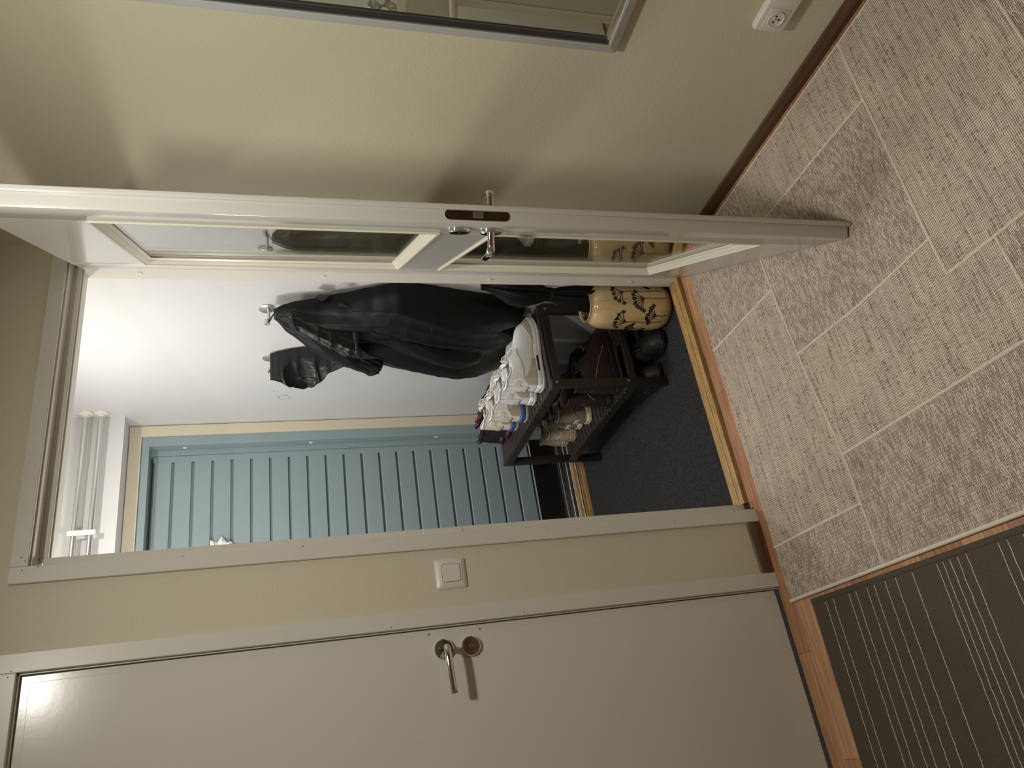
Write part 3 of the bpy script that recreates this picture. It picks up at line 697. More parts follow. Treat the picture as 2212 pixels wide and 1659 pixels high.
# staples along the front rails, bolts on the near legs
pin0 = None
for zt in (BZ, 0.152):
    for i in range(NS):
        if zt < 0.3 and not (0 < i < NS - 1): continue
        p = (BX0, yslat(i), zt - 0.006)
        if pin0 is None:
            o = G().lathe([(0.0016, 0.0), (0.0013, -0.0008), (0.0001, -0.0009)], 8, (0, 0, 0), 'x').obj('screw', 'screw', bn, local=True); pin0 = o.data
        else:
            o = bpy.data.objects.new('screw', pin0); COL.objects.link(o); o.parent = bn
        o.location = Vector(p) - boff
for x, z in ((BX0 + 0.019, 0.452), (BX0 + 0.019, 0.152), (BX1 - 0.016, 0.441)):
    G().lathe([(0.0058, BY0 - 0.001), (0.0055, BY0 - 0.0025), (0.0028, BY0 - 0.0025), (0.0026, BY0 - 0.0012), (0.0001, BY0 - 0.0012)], 14, (x, 0, z), 'y').obj('bolt', 'screw', bn, 40)
    G().lathe([(0.0025, BY0 - 0.0014), (0.0001, BY0 - 0.0015)], 8, (x, 0, z), 'y').obj('bolt_socket', 'plastic_dark', bn)

# ------------------------------------------------------------------ ceramic vase with painted umbels
VC = Vector((1.562, 0.212, ZF))
va = thing('ceramic_vase', 'tall cream glazed vase painted with dark umbel flowers beside the bench', 'vase', tuple(VC))
VP = [(0.001, 0.0), (0.060, 0.0), (0.070, 0.004), (0.082, 0.018), (0.090, 0.040), (0.0935, 0.075), (0.0925, 0.14), (0.0905, 0.21), (0.0885, 0.265), (0.083, 0.298), (0.073, 0.320), (0.064, 0.331), (0.0605, 0.340), (0.0625, 0.346), (0.0605, 0.3485), (0.0575, 0.345), (0.056, 0.335), (0.066, 0.315), (0.076, 0.29), (0.082, 0.25), (0.085, 0.10), (0.078, 0.03), (0.001, 0.012)]
vp = []
for p in crv([(a, b, 0) for a, b in VP], 3): vp.append((max(p.x, 0.001), p.y))
G().lathe(vp, 56, tuple(VC)).obj('body', 'glaze', va, 60)
def vr(z):
    return interp([(q[1], q[0]) for q in VP[1:13]], z) + 0.0009
vdir = math.atan2(CAM.y - VC.y, CAM.x - VC.x)
def vpt(s, z):                       # s = arc distance to the right as seen by the camera, z = height on the vase
    a = vdir + s / 0.092; r = vr(z); return VC + Vector((r * math.cos(a), r * math.sin(a), z))
def stroke(g, p, w0, w1):
    n = max(2, int(len(p))); L_, R_ = [], []
    for i, (s, z) in enumerate(p):
        ds = p[min(i + 1, n - 1)][0] - p[max(i - 1, 0)][0]; dz = p[min(i + 1, n - 1)][1] - p[max(i - 1, 0)][1]; q = math.hypot(ds, dz) or 1
        w = lerp(w0, w1, i / (n - 1)) / 2; L_.append(vpt(s - dz / q * w, z + ds / q * w)); R_.append(vpt(s + dz / q * w, z - ds / q * w))
    vs = L_ + R_; g.add(vs, [(i, i + 1, n + i + 1, n + i) for i in range(n - 1)])
rv = random.Random(11)
def umbel(s, zt, zb, lean, spread, rays=7, L0=0.046, tilt=0.0):
    g = G(); st = [(s + 0.0016 * math.sin(9 * t) + tilt * t, lerp(zt, zb, t)) for t in [i / 9 for i in range(10)]]
    stroke(g, st, 0.0022, 0.0030)
    for i in range(rays):
        a = lean + lerp(-spread, spread, i / (rays - 1)); L = L0 * (0.86 + 0.22 * rv.random())
        e = (s + math.sin(a) * L, zt + math.cos(a) * L * 0.9 + 0.004)
        cp = (s + math.sin(a * 0.55) * L * 0.5, zt + math.cos(a * 0.55) * L * 0.5)
        stroke(g, [(lerp(lerp(s, cp[0], t), lerp(cp[0], e[0], t), t), lerp(lerp(zt, cp[1], t), lerp(cp[1], e[1], t), t)) for t in (0, .2, .4, .6, .8, 1)], 0.0026, 0.0030)
        for q in range(22):
            b = rv.random() * 2 * PI; l2 = 0.0065 + 0.0055 * rv.random()
            stroke(g, [(e[0], e[1]), (e[0] + math.cos(b) * l2 * .5, e[1] + math.sin(b) * l2 * .5), (e[0] + math.cos(b) * l2, e[1] + math.sin(b) * l2)], 0.0055, 0.0013)
    return g
#          s (right +)  top   bottom lean  spread
for a in ((-0.064, 0.200, 0.05, 0.10, 1.05, 6, 0.050), (-0.036, 0.078, 0.036, 0.15, 1.05, 7, 0.042), (0.034, 0.132, 0.036, -0.40, 1.15, 7, 0.048), (0.064, 0.215, 0.05, -0.45, 1.1, 6, 0.048), (-0.106, 0.150, 0.05, 0.2, 0.9, 5, 0.034), (0.112, 0.085, 0.04, 0.0, 1.0, 6, 0.04), (0.150, 0.19, 0.05, 0.0, 1.0, 6, 0.045), (-0.150, 0.09, 0.04, 0.1, 1.0, 6, 0.045)):
    umbel(*a).obj('painted_flower', 'flower_print', va)

# ------------------------------------------------------------------ folded umbrella standing in the vase
um = thing('folded_umbrella', 'folded black umbrella standing in the painted vase', 'umbrella', (VC.x, VC.y, ZF + 0.02))
ax0 = Vector((1.556, 0.208, 0.03)); ax1 = Vector((1.628, 0.176, 0.74))
rings = []
for i in range(40):
    t = i / 39; c = ax0.lerp(ax1, t); z = c.z
    r = interp([(0.03, 0.012), (0.20, 0.026), (0.29, 0.047), (0.35, 0.044), (0.42, 0.033), (0.455, 0.023), (0.48, 0.024), (0.53, 0.042), (0.58, 0.054), (0.63, 0.050), (0.68, 0.030), (0.72, 0.014)], z)
    ring = []
    for j in range(64):
        a = 2 * PI * j / 64; fold = 1 + 0.16 * math.sin(8 * a + 2.5 * t + 1.2 * nz(t * 4, 3)) + 0.10 * nz(math.cos(a) * 2, math.sin(a) * 2, t * 9)
        p = c + Vector((math.cos(a), math.sin(a), 0)) * r * fold
        p.x = min(p.x, XV - 0.004); 
        if p.y < 0.118 and p.x > 1.58: p.y = 0.118
        ring.append(p)
    rings.append(ring)
can = G().loft(rings).obj('canopy', 'nylon_black', um, 70)
sr = []
for j in range(32):
    a = 2 * PI * j / 32; c = ax0.lerp(ax1, 0.618); sr.append(c + Vector((math.cos(a) * 0.0262, math.sin(a) * 0.0262, 0.002 * math.sin(a))))
G().tube(sr + [sr[0]], [(0.010, 0.0016)] * 33, 6, ref=(0, 0, 1)).obj('strap', 'nylon_grey', um, 60)
G().tube([ax0.lerp(ax1, 0.95), ax0.lerp(ax1, 1.0)], 0.009, 10).obj('grip', 'plastic_dark', um, 50)
G().lathe([(0.004, -0.001), (0.0035, 0.001), (0.0001, 0.0015)], 10, tuple(ax0.lerp(ax1, 0.86) + Vector((-0.030, -0.012, 0))), 'x').obj('snap_button', 'steel_brushed', um, 40)
G().box((1.512, 0.1955, 0.338), (1.5145, 0.206, 0.352), 0.0006).obj('tag', 'pink_tag', um)

# ------------------------------------------------------------------ jackets
def ridge(x, y, z=0.0): return 1.0 - 2.0 * abs(nz(x, y, z))
class Drape:
    """cloth hanging on the wall; levels (z, right edge y at x=1.64, left edge y at x=1.53, back x, depth)"""
    def __init__(s, levels, fold, seed, crease=0.0, dp=0.72, hem=None, dent=None, push=0.0):
        s.L = []
        for z, y64, y53, xb, D in levels:
            ya = y64 - 1.5 * (1.64 - xb); A = 0.53 * (y53 - ya) + 0.85 * (xb - 1.53)
            hw = max(0.012, (A * A - (0.85 * D) ** 2) / (1.06 * A)); s.L.append((-z, ya, ya + 2 * hw, xb, D))
        s.fold, s.seed, s.crease, s.dp, s.hem, s.dent, s.push = fold, seed, crease, dp, hem, dent, push
        s.z1, s.z0 = levels[0][0], levels[-1][0]
    def at(s, z): return tuple(interp([(q[0], q[i]) for q in s.L], -z) for i in (1, 2, 3, 4))
    def x(s, t, z):
        ya, yb, xb, D = s.at(z); sn = max(math.sin(t), 0.0); mid, half = (ya + yb) / 2, (yb - ya) / 2; y_ = mid - half * math.cos(t)
        u = -math.cos(t); sd = s.seed
        f = 0.75 * nz(u * 2.3 + 0.5 * nz(z * 1.7, sd), z * 0.9, sd) + 0.45 * ridge(u * 3.1 + z * 1.1 + 0.4 * nz(z * 2.3, sd + 2), z * 0.8, sd + 5) - 0.15
        k_ = min(1.0, D / 0.09) * sn ** 0.4
        f = s.fold * f * k_
        if s.crease:
            f += s.crease * k_ * (max(0.0, ridge(y_ * 9 + z * 7, z * 10 - y_ * 6, sd + 11)) ** 2 * 1.2 + 0.5 * ridge(y_ * 22 - z * 9, z * 17 + y_ * 8, sd + 13) - 0.3)
        if s.dent: f += s.dent(y_, z)
        return min(xb, xb - D * sn ** s.dp - f - s.push * k_), y_
    def surf(s, y_, z, off=0.003):
        ya, yb, xb, D = s.at(z); mid, half = (ya + yb) / 2, (yb - ya) / 2
        t = math.acos(max(-0.98, min(0.98, (mid - y_) / half))); return Vector((s.x(t, z)[0] - off, y_, z))
    def mesh(s, ncol=96, n=110):
        rings = []
        for i in range(n + 1):
            z = lerp(s.z1, s.z0, i / n); ya, yb, xb, D = s.at(z); ring = []
            for j in range(ncol):
                t = PI * j / (ncol - 1); x_, y_ = s.x(t, z); zz = z
                if s.hem: zz += s.hem(t / PI) * max(0.0, (i / n - 0.78) / 0.22) ** 1.5
                ring.append((x_, y_, zz))
            for j in range(12):
                q = (j + 1) / 13; ring.append((xb, lerp(yb, ya, q), z + (s.hem(1 - q) if s.hem else 0) * max(0.0, (i / n - 0.78) / 0.22) ** 1.5))
            rings.append(ring)
        return G().loft(rings)
def sleeve(pts, radii, seed, flat=1.0):
    P = crv(pts, 8); rings = []; up = Vector((1, 0, 0))
    for i, p in enumerate(P):
        t = i / (len(P) - 1); d = (P[min(i + 1, len(P) - 1)] - P[max(i - 1, 0)]).normalized(); a = (up - d * up.dot(d)).normalized(); b = d.cross(a)
        r = interp([(q / (len(radii) - 1), v) for q, v in enumerate(radii)], t); ring = []
        for j in range(48):
            an = 2 * PI * j / 48; c_, s_ = math.cos(an), math.sin(an)
            f_ = 1 + 0.13 * nz(c_ * 1.5 + seed, s_ * 1.5, t * 2.5) + 0.10 * ridge(c_ * 1.6, s_ * 1.6 + seed, t * 4.0)
            q = p + a * c_ * r * f_ * flat + b * s_ * r * f_; q.x = min(q.x, XV - 0.006); ring.append(q)
        rings.append(ring)
    return G().loft(rings)
jk = thing('hooded_jacket', 'big black hooded jacket hanging from the near hook', 'jacket', (1.58, 0.40, 0.52), group='black jackets')
def hem1(q): return 0.10 * math.exp(-((q - 0.30) / 0.045) ** 2) + 0.02 * math.sin(q * 17) + 0.10 * max(0, (q - 0.72) / 0.28) ** 2
body = Drape([(1.490, 0.357, 0.250, 1.612, 0.020), (1.45, 0.325, 0.292, 1.622, 0.046), (1.41, 0.304, 0.335, 1.630, 0.066), (1.33, 0.283, 0.405, 1.640, 0.092), (1.25, 0.250, 0.462, 1.645, 0.108), (1.15, 0.210, 0.52, 1.650, 0.120), (1.10, 0.190, 0.555, 1.650, 0.125), (1.05, 0.173, 0.592, 1.651, 0.130), (1.0, 0.177, 0.618, 1.652, 0.135), (0.93, 0.190, 0.647, 1.652, 0.138), (0.875, 0.204, 0.668, 1.652, 0.138), (0.80, 0.222, 0.690, 1.652, 0.135), (0.742, 0.235, 0.706, 1.652, 0.130), (0.68, 0.248, 0.700, 1.652, 0.120), (0.62, 0.262, 0.680, 1.652, 0.105), (0.56, 0.300, 0.640, 1.652, 0.085), (0.512, 0.330, 0.590, 1.652, 0.060)], 0.030, 1.7, 0.0025, 0.72, hem1)
body.mesh().obj('body', 'nylon_black', jk, 80)
hoodd = Drape([(1.486, 0.355, 0.252, 1.612, 0.022), (1.45, 0.327, 0.298, 1.621, 0.052), (1.41, 0.312, 0.342, 1.628, 0.076), (1.35, 0.326, 0.392, 1.632, 0.104), (1.29, 0.340, 0.440, 1.634, 0.128), (1.235, 0.352, 0.490, 1.634, 0.145), (1.19, 0.360, 0.520, 1.634, 0.150), (1.16, 0.41, 0.535, 1.634, 0.148)], 0.020, 8.1, 0.010, 0.8, lambda q: 0.05 * math.sin(q * 9) - 0.02, None, 0.004)
hoodd.mesh(96, 90).obj('hood', 'nylon_grey', jk, 80)
# collar band standing off at the lower edge of the hood
pth = [hoodd.surf(y_, z_, 0.004) for y_, z_ in ((0.245, 1.262), (0.262, 1.225), (0.292, 1.205), (0.33, 1.20), (0.37, 1.196), (0.41, 1.19), (0.44, 1.18))]
pth = crv(pth, 5); G().tube(pth, [(0.010 + 0.003 * math.sin(i * 1.1), 0.0035) for i in range(len(pth))], 8, ref=(0, 0, 1)).obj('hood_brim', 'nylon_grey', jk, 70)
g = sleeve([(1.590, 0.335, 1.478), (1.572, 0.365, 1.42), (1.548, 0.430, 1.325), (1.530, 0.505, 1.225), (1.522, 0.560, 1.145)], [0.012, 0.034, 0.044, 0.046, 0.040], 2.0)
g.obj('sleeve', 'nylon_black', jk, 75)
g = G(); rings = []
cA, cB = Vector((1.528, 0.520, 1.200)), Vector((1.520, 0.588, 1.098)); d = (cB - cA).normalized(); a_ = (Vector((1, 0, 0)) - d * d.x).normalized(); b_ = d.cross(a_)
for i in range(19):
    t = i / 18; ring = []
    for j in range(60):
        an = 2 * PI * j / 60; c_, s_ = math.cos(an), math.sin(an)
        r = interp([(0, 0.038), (0.2, 0.044), (0.65, 0.042), (0.85, 0.045), (1.0, 0.036)], t) * (1 + 0.16 * max(-0.4, ridge(c_ * 3.2, s_ * 3.2, t * 1.3)) - 0.04)
        ring.append(cA + d * (cB - cA).length * t + a_ * c_ * r + b_ * s_ * r)
    rings.append(ring)
for q in (0.7, 0.3):
    rings.append([cA.lerp(cB, 0.93 if q > 0.5 else 0.8) + (p - cB) * q for p in rings[18]])
g.loft(rings, True, True); g.obj('cuff', 'nylon_grey', jk, 75)
g = sleeve([body.surf(0.40, 1.10, -0.03), body.surf(0.45, 0.98, -0.02), body.surf(0.515, 0.86, -0.012), body.surf(0.565, 0.755, -0.012), body.surf(0.585, 0.690, -0.02), body.surf(0.588, 0.665, -0.026)], [0.03, 0.046, 0.054, 0.056, 0.046, 0.02], 6.0, 0.75)
g.obj('sleeve', 'nylon_black', jk, 75)
# draw cord, zip, hanging loops, chest pocket seam, side tab
cpts = crv([hoodd.surf(0.345, 1.195, 0.002), body.surf(0.345, 1.14, 0.006), body.surf(0.365, 1.08, 0.006), body.surf(0.392, 1.064, 0.006), body.surf(0.392, 1.11, 0.006), hoodd.surf(0.375, 1.19, 0.002)], 8)
G().tube(cpts, 0.0015, 6).obj('draw_cord', 'cord_black', jk, 60)
G().tube(crv([body.surf(y_, z_, 0.001) for y_, z_ in ((0.385, 1.03), (0.40, 0.96), (0.42, 0.90), (0.435, 0.83), (0.455, 0.76), (0.49, 0.68), (0.52, 0.62))], 6), 0.0022, 6).obj('zip_placket', 'cord_black', jk, 60)
G().tube(crv([body.surf(y_, z_, 0.0005) for y_, z_ in ((0.26, 0.92), (0.32, 0.915), (0.345, 0.912), (0.352, 0.885), (0.355, 0.86))], 5), 0.0012, 5).obj('pocket_seam', 'cord_black', jk, 60)
G().tube(crv([(XV - 0.063, 0.384, 1.508), (XV - 0.058, 0.370, 1.500), (1.603, 0.345, 1.492), (1.600, 0.330, 1.482)], 5), 0.0019, 6).obj('hanging_loop', 'cord_black', jk, 60)
G().tube(crv([(XV - 0.063, 0.384, 1.512), (XV - 0.052, 0.372, 1.502), (1.611, 0.350, 1.492), (1.606, 0.338, 1.482)], 5), 0.0019, 6).obj('hanging_loop', 'cord_black', jk, 60)
G().add([(1.630, 0.262, 1.345), (1.624, 0.235, 1.330), (1.622, 0.238, 1.290), (1.630, 0.268, 1.285), (1.640, 0.270, 1.315), (1.612, 0.268, 1.32)], [(0, 1, 4), (1, 2, 4), (2, 3, 4), (3, 0, 4), (0, 5, 1), (1, 5, 2), (2, 5, 3), (3, 5, 0)]).obj('side_tab', 'nylon_black', jk, 30)
# second jacket behind
j2 = thing('hooded_jacket', 'black jacket on the far hook showing only its hood', 'jacket', (1.60, 0.70, 0.60), group='black jackets')
def dent2(y_, z):
    a = (y_ - 0.675) * 0.82 + (z - 1.40) * 0.57; b = -(y_ - 0.675) * 0.57 + (z - 1.40) * 0.82
    r2 = (a / 0.055) ** 2 + (b / 0.080) ** 2
    return -0.050 * max(0.0, 1 - r2) ** 0.7 + 0.009 * math.exp(-((r2 - 1.12) / 0.16) ** 2) * (1.0 + 0.8 * nz(y_ * 60, z * 60))
hood2 = Drape([(1.512, 0.690, 0.640, 1.652, 0.105), (1.502, 0.684, 0.676, 1.652, 0.112), (1.48, 0.672, 0.715, 1.652, 0.125), (1.44, 0.656, 0.752, 1.652, 0.138), (1.40, 0.645, 0.757, 1.652, 0.140), (1.36, 0.636, 0.745, 1.652, 0.135), (1.32, 0.628, 0.718, 1.652, 0.125), (1.283, 0.612, 0.648, 1.652, 0.108), (1.22, 0.575, 0.600, 1.652, 0.095), (1.13, 0.545, 0.552, 1.652, 0.070)], 0.014, 21.0, 0.006, 0.6, None, dent2)
hood2.mesh(110, 130).obj('hood', 'nylon_grey', j2, 80)
G().tube(crv([(XV - 0.058, 0.751, 1.512), (XV - 0.070, 0.738, 1.516), (XV - 0.075, 0.72, 1.508)], 4), 0.003, 6).obj('hanging_loop', 'cord_black', j2, 60)

# ------------------------------------------------------------------ shoes
def make_shoe(name, label, cat, loc, rotz, group, L=0.295, W=0.104, hc=0.105, ht=0.058, sole=0.030, mats=None, style='trainer', toe_t=0.66, mirror=1, tongue_h=0.03):
    """x forward, z up; the upper is the band between the sole outline and the opening loop"""
    T = thing(name, label, cat, loc, rotz, group); mt = mats
    def half(u):   # half-width along the length
        return W * 0.5 * interp([(0.0, 0.32), (0.04, 0.58), (0.12, 0.70), (0.30, 0.68), (0.45, 0.74), (0.66, 0.98), (0.80, 0.98), (0.91, 0.80), (0.97, 0.54), (1.0, 0.20)], u)
    NP = 72
    def outline(k, grow=0.0):
        # k in 0..1 around: heel centre -> outer side -> toe -> inner side
        s = k * 2; side = 1 if s <= 1 else -1; q = s if s <= 1 else 2 - s
        u = (1 - math.cos(q * PI)) / 2
        y_ = half(u) * side if 0 < q < 1 else 0
        if q < 0.02 or q > 0.98: y_ = half(u) * side * 0.6
        y_ += 0.010 * mirror * math.sin(u * PI) * (u - 0.35) * 2
        x_ = L * u
        return Vector((x_ + (u - 0.5) * 2 * grow, y_ + (grow * side if abs(y_) > 1e-6 else 0), 0))
    spring = lambda u: 0.012 * max(0, (u - 0.72) / 0.28) ** 2
    def solemesh(z0, z1, g0, g1, ua=0.0, ub=1.0):
        rings = []
        for z, gr in ((z0, g0 - 0.002), (lerp(z0, z1, 0.15), g0), (lerp(z0, z1, 0.85), g1), (z1, g1 - 0.002)):
            r_ = []
            for j in range(NP):
                p = outline(j / NP, gr); u = min(max(p.x / L, 0), 1); p.z = z + spring(u) * (1.0 if z > 0.004 or True else 0); r_.append(p)
            rings.append(r_)
        return G().loft(rings)
    midh = sole
    solemesh(0.0, sole * 0.34, 0.003, 0.004).obj('outsole', mt['outsole'], T, 50, True)
    mid = solemesh(sole * 0.34, midh, 0.0035, 0.001).obj('midsole', mt['midsole'], T, 50, True)
    def opening(k):
        s = k * 2; side = 1 if s <= 1 else -1; q = s if s <= 1 else 2 - s
        u = lerp(0.035, toe_t, (1 - math.cos(q * PI)) / 2)
        z = interp([(0.035, hc), (0.10, hc * 0.97), (0.22, hc * 0.80), (0.32, hc * 0.83), (0.38, hc * 0.86), (0.5, lerp(hc, ht, 0.55)), (toe_t, ht)], u)
        w_ = W * 0.5 * interp([(0.035, 0.25), (0.08, 0.46), (0.2, 0.52), (0.32, 0.44), (0.42, 0.30), (toe_t - 0.03, 0.20), (toe_t, 0.08)], u)
        return Vector((L * u, w_ * side if 0 < q < 1 else 0, z + sole))
    def S(k, t):
        a = outline(k, -0.0005); u0 = min(max(a.x / L, 0), 1); a.z = midh - 0.004 + spring(u0); b = opening(k)
        p = a.lerp(b, t); bul = math.sin(PI * min(t, 1)) ** 0.8
        s = k * 2; q = s if s <= 1 else 2 - s; u = (1 - math.cos(q * PI)) / 2
        out = Vector((0.42 if u > 0.8 else (-0.2 if u < 0.06 else 0), (1 if s <= 1 else -1) * (1 - max(0, (u - 0.85) / 0.15) ** 2) * (0.3 + 0.7 * min(1, u / 0.1)), 0))
        amt = interp([(0.0, 0.002), (0.2, 0.004), (0.5, 0.010), (0.8, 0.008), (1.0, 0.006)], u)
        p += out * amt * bul
        p.z += bul * interp([(0.0, 0.0), (0.45, 0.002), (0.7, 0.010), (0.88, 0.018), (1.0, 0.022)], u)
        return p
    NK, NTT = 72, 12
    def skin(k0, k1, t0, t1, off=0.0, nk=None, closed=False, edge=None):
        nk = nk or max(14, int(NK * 1.5 * (k1 - k0))); g = G(); vs = []; fs = []
        for i in range(nk + (0 if closed else 1)):
            k_ = lerp(k0, k1, i / nk)
            for j in range(NTT + 1):
                tt = lerp(t0(k_) if callable(t0) else t0, t1(k_) if callable(t1) else t1, j / NTT)
                p = S(k_ % 1.0, tt)
                if off:
                    e = 1e-3; du = S((k_ + e) % 1.0, tt) - S((k_ - e) % 1.0, tt); dv = S(k_ % 1.0, min(tt + e, 1)) - S(k_ % 1.0, max(tt - e, 0)); n_ = du.cross(dv)
                    if n_.length > 1e-12: p = p - n_.normalized() * off
                vs.append(p)
        m_ = NTT + 1; nn = nk + (0 if closed else 1)
        for i in range(nk):
            i2 = (i + 1) % nn
            for j in range(NTT): fs.append((i * m_ + j, i2 * m_ + j, i2 * m_ + j + 1, i * m_ + j + 1))
        return g.add(vs, fs)
    def solid(o, th):
        md = o.modifiers.new('thickness', 'SOLIDIFY'); md.thickness = th; md.offset = -1
    up = skin(0, 1, 0, 1, 0, NK, True).obj('upper', mt['upper'], T, 65, True); solid(up, 0.0035)
    # collar roll
    col_pts = [opening(k_ % 1.0) for k_ in [lerp(-0.215, 0.215, i / 40) for i in range(41)]]
    G().tube(col_pts, [0.0052 * (0.6 + 0.4 * math.sin(PI * i / 40)) for i in range(41)], 8).obj('collar', mt.get('collar', mt['upper']), T, 60, True)
    # footbed
    G().loft([[Vector((L * (0.06 + 0.5 * (1 - math.cos(q * PI)) / 2), W * 0.26 * math.sin(q * PI) * sd, sole + 0.006 + 0.0 * q)) for q in [i / 8 for i in range(9)]] for sd in (1, -1)], False, False).obj('insole', mt['lining'], T, None, True)
    # tongue
    ua = toe_t - 0.02; rings = []
    zl = lambda u: interp([(0.30, hc * 0.92), (0.5, lerp(hc, ht, 0.52)), (toe_t, ht)], u)
    cl_ = [Vector((L * lerp(ua, 0.43, i / 5), 0, zl(lerp(ua, 0.43, i / 5)) + sole + lerp(-0.006, 0.002, i / 5))) for i in range(6)]
    e0 = cl_[-1]; cl_ += [e0 + Vector((-0.010, 0, 0.008)), e0 + Vector((-0.020, 0, 0.017)), e0 + Vector((-0.026, 0, 0.024)), e0 + Vector((-0.029, 0, 0.028))]
    for i, c in enumerate(cl_):
        t = i / (len(cl_) - 1); dd = (cl_[min(i + 1, len(cl_) - 1)] - cl_[max(i - 1, 0)]).normalized(); nn_ = Vector((-dd.z, 0, dd.x)); nn_ = -nn_ if nn_.z < 0 else nn_
        w_ = W * 0.5 * interp([(0, 0.14), (0.5, 0.34), (0.8, 0.50), (0.95, 0.46), (1.0, 0.36)], t); th_ = 0.0042 + 0.0025 * t
        ring = []
        for j in range(16):
            a = 2 * PI * j / 16; cc = math.cos(a); ring.append(c + Vector((0, w_ * cc, 0)) + nn_ * (th_ * math.sin(a)) - nn_ * (0.012 * cc * cc * t))
        rings.append(ring)
    G().loft(rings).obj('tongue', mt.get('tongue', mt['upper']), T, 60, True)
    # laces
    if style != 'boot_plain':
        g = G()
        nl = 6 if hc < 0.14 else 8
        for i in range(nl):
            u = lerp(toe_t - 0.045, 0.375, i / (nl - 1)); zc = interp([(0.30, hc * 0.90), (0.5, lerp(hc, ht, 0.54)), (toe_t, ht)], u) + sole + 0.007 + 0.004 * i / nl; w_ = W * 0.5 * interp([(0.3, 0.46), (0.42, 0.36), (toe_t, 0.22)], u)
            g.tube(crv([(L * u, -w_, zc - 0.005), (L * u + 0.002, -w_ * 0.4, zc + 0.0025), (L * u - 0.002, w_ * 0.4, zc + 0.0025), (L * u - 0.006, w_, zc - 0.005)], 4), (0.0030, 0.0017), 6, ref=(1, 0, 0))
        u = 0.375; zc = zl(u) + sole + 0.016
        for sd in (1, -1):
            g.tube(crv([(L * u + 0.004, 0, zc), (L * u + 0.016, sd * 0.012, zc + 0.004), (L * u + 0.024, sd * 0.026, zc - 0.010), (L * u + 0.012, sd * 0.020, zc - 0.008), (L * u + 0.004, 0, zc)], 5), 0.0018, 6)
            g.tube(crv([(L * u + 0.004, 0, zc), (L * u + 0.020, sd * 0.008, zc - 0.006), (L * u + 0.030, sd * 0.022, zc - 0.020)], 5), 0.0017, 6)
        g.obj('laces', mt['lace'], T, 60, True)
    # overlays
    def ov(nm, m_, k0, k1, t0, t1, off=0.0016):
        o = skin(k0, k1, t0, t1, off).obj(nm, m_, T, 60, True); solid(o, 0.0022); return o
    if style == 'hoop':
        for sg in (0, 1):
            K = (lambda a: a) if sg == 0 else (lambda a: 1 - a)
            def rng(a, b): return (K(a), K(b)) if sg == 0 else (K(b), K(a))
            k0, k1 = rng(0.055, 0.215); ov('heel_overlay', mt['patch'], k0, k1, 0.0, lambda k_: 0.10 + 0.36 * (1 - abs((min(k_ % 1, 1 - k_ % 1)) - 0.10) / 0.13))
            k0, k1 = rng(0.275, 0.5); ov('toe_guard', mt['patch'], k0, k1, 0.0, lambda k_: 0.03 + 0.27 * math.sin(0.5 * PI * min(1, max(0, (min(k_ % 1, 1 - k_ % 1) - 0.275) / 0.225))))
            k0, k1 = rng(0.10, 0.30); ov('wing', mt['upper'], k0, k1, lambda k_: lerp(0.42, 0.62, min(1, max(0, (min(k_ % 1, 1 - k_ % 1) - 0.10) / 0.2))), 0.93, 0.0026)
            # piping of the collar panel
            pk = [S(K(lerp(0.06, 0.275, i / 20)), 0.60 + 0.30 * math.sin(i / 20 * 2.6)) for i in range(21)]
            G().tube(pk, 0.0020, 6).obj('piping', mt.get('piping', mt['upper']), T, 60, True)
            # ribbed pull panel beside the heel
            for r_ in range(5):
                kk = K(0.040 + 0.011 * r_); q = [S(kk, lerp(0.58, 0.80 - 0.02 * r_, i / 6)) for i in range(7)]
                ctr = Vector((L * 0.1, 0, 0)); q = [p + Vector((-0.0012, 0.0022 * (1 if sg == 0 else -1), 0)) for p in q]
                G().tube(q, 0.0016, 5).obj('rib', mt.get('piping', mt['upper']), T, 60, True)
            # window slot in the midsole
            q = []
            for i in range(8):
                p = outline(K(lerp(0.155, 0.225, i / 7)), 0.0040); p.z = sole * 0.62; q.append(p)
            G().tube(q, [(0.0042, 0.0016)] * 8, 6, ref=(0, 0, 1)).obj('air_window', 'plastic_dark', mid, 60, True)
        if 'band' in mt:
            def band(ka, kb):
                rings = []
                for z, gr in ((sole * 0.42, 0.0038), (sole * 0.46, 0.0048), (sole * 0.98, 0.0034), (sole * 1.02, 0.0020)):
                    rings.append([outline((ka + (kb - ka) * j / 40) % 1.0, gr) + Vector((0, 0, z)) for j in range(41)])
                return G().loft(rings, False, False)
            o = band(-0.24, 0.24).obj('heel_band', mt['band'], mid, 60, True); md = o.modifiers.new('thickness', 'SOLIDIFY'); md.thickness = 0.002; md.offset = -1
        o = ov('heel_tab', mt['upper'], -0.035, 0.035, 0.30, 1.0, 0.0030)
        g = G(); g.tube([S(0.0, 0.42) + Vector((-0.004, -0.010, 0)), S(0.0, 0.5) + Vector((-0.005, 0, 0.002)), S(0.0, 0.46) + Vector((-0.004, 0.011, 0.004)), S(0.0, 0.40) + Vector((-0.004, 0.014, 0))], 0.0010, 5); g.obj('heel_emblem', mt.get('emblem', 'suede_grey'), o, None, True)
    else:
        ov('heel_counter', mt['patch'], -0.13, 0.13, 0.0, lambda k_: 0.62 - 2.2 * abs((k_ + 0.5) % 1 - 0.5))
        ov('toe_guard', mt['patch'], 0.40, 0.60, 0.0, lambda k_: 0.42 - 2.0 * abs(k_ - 0.5))
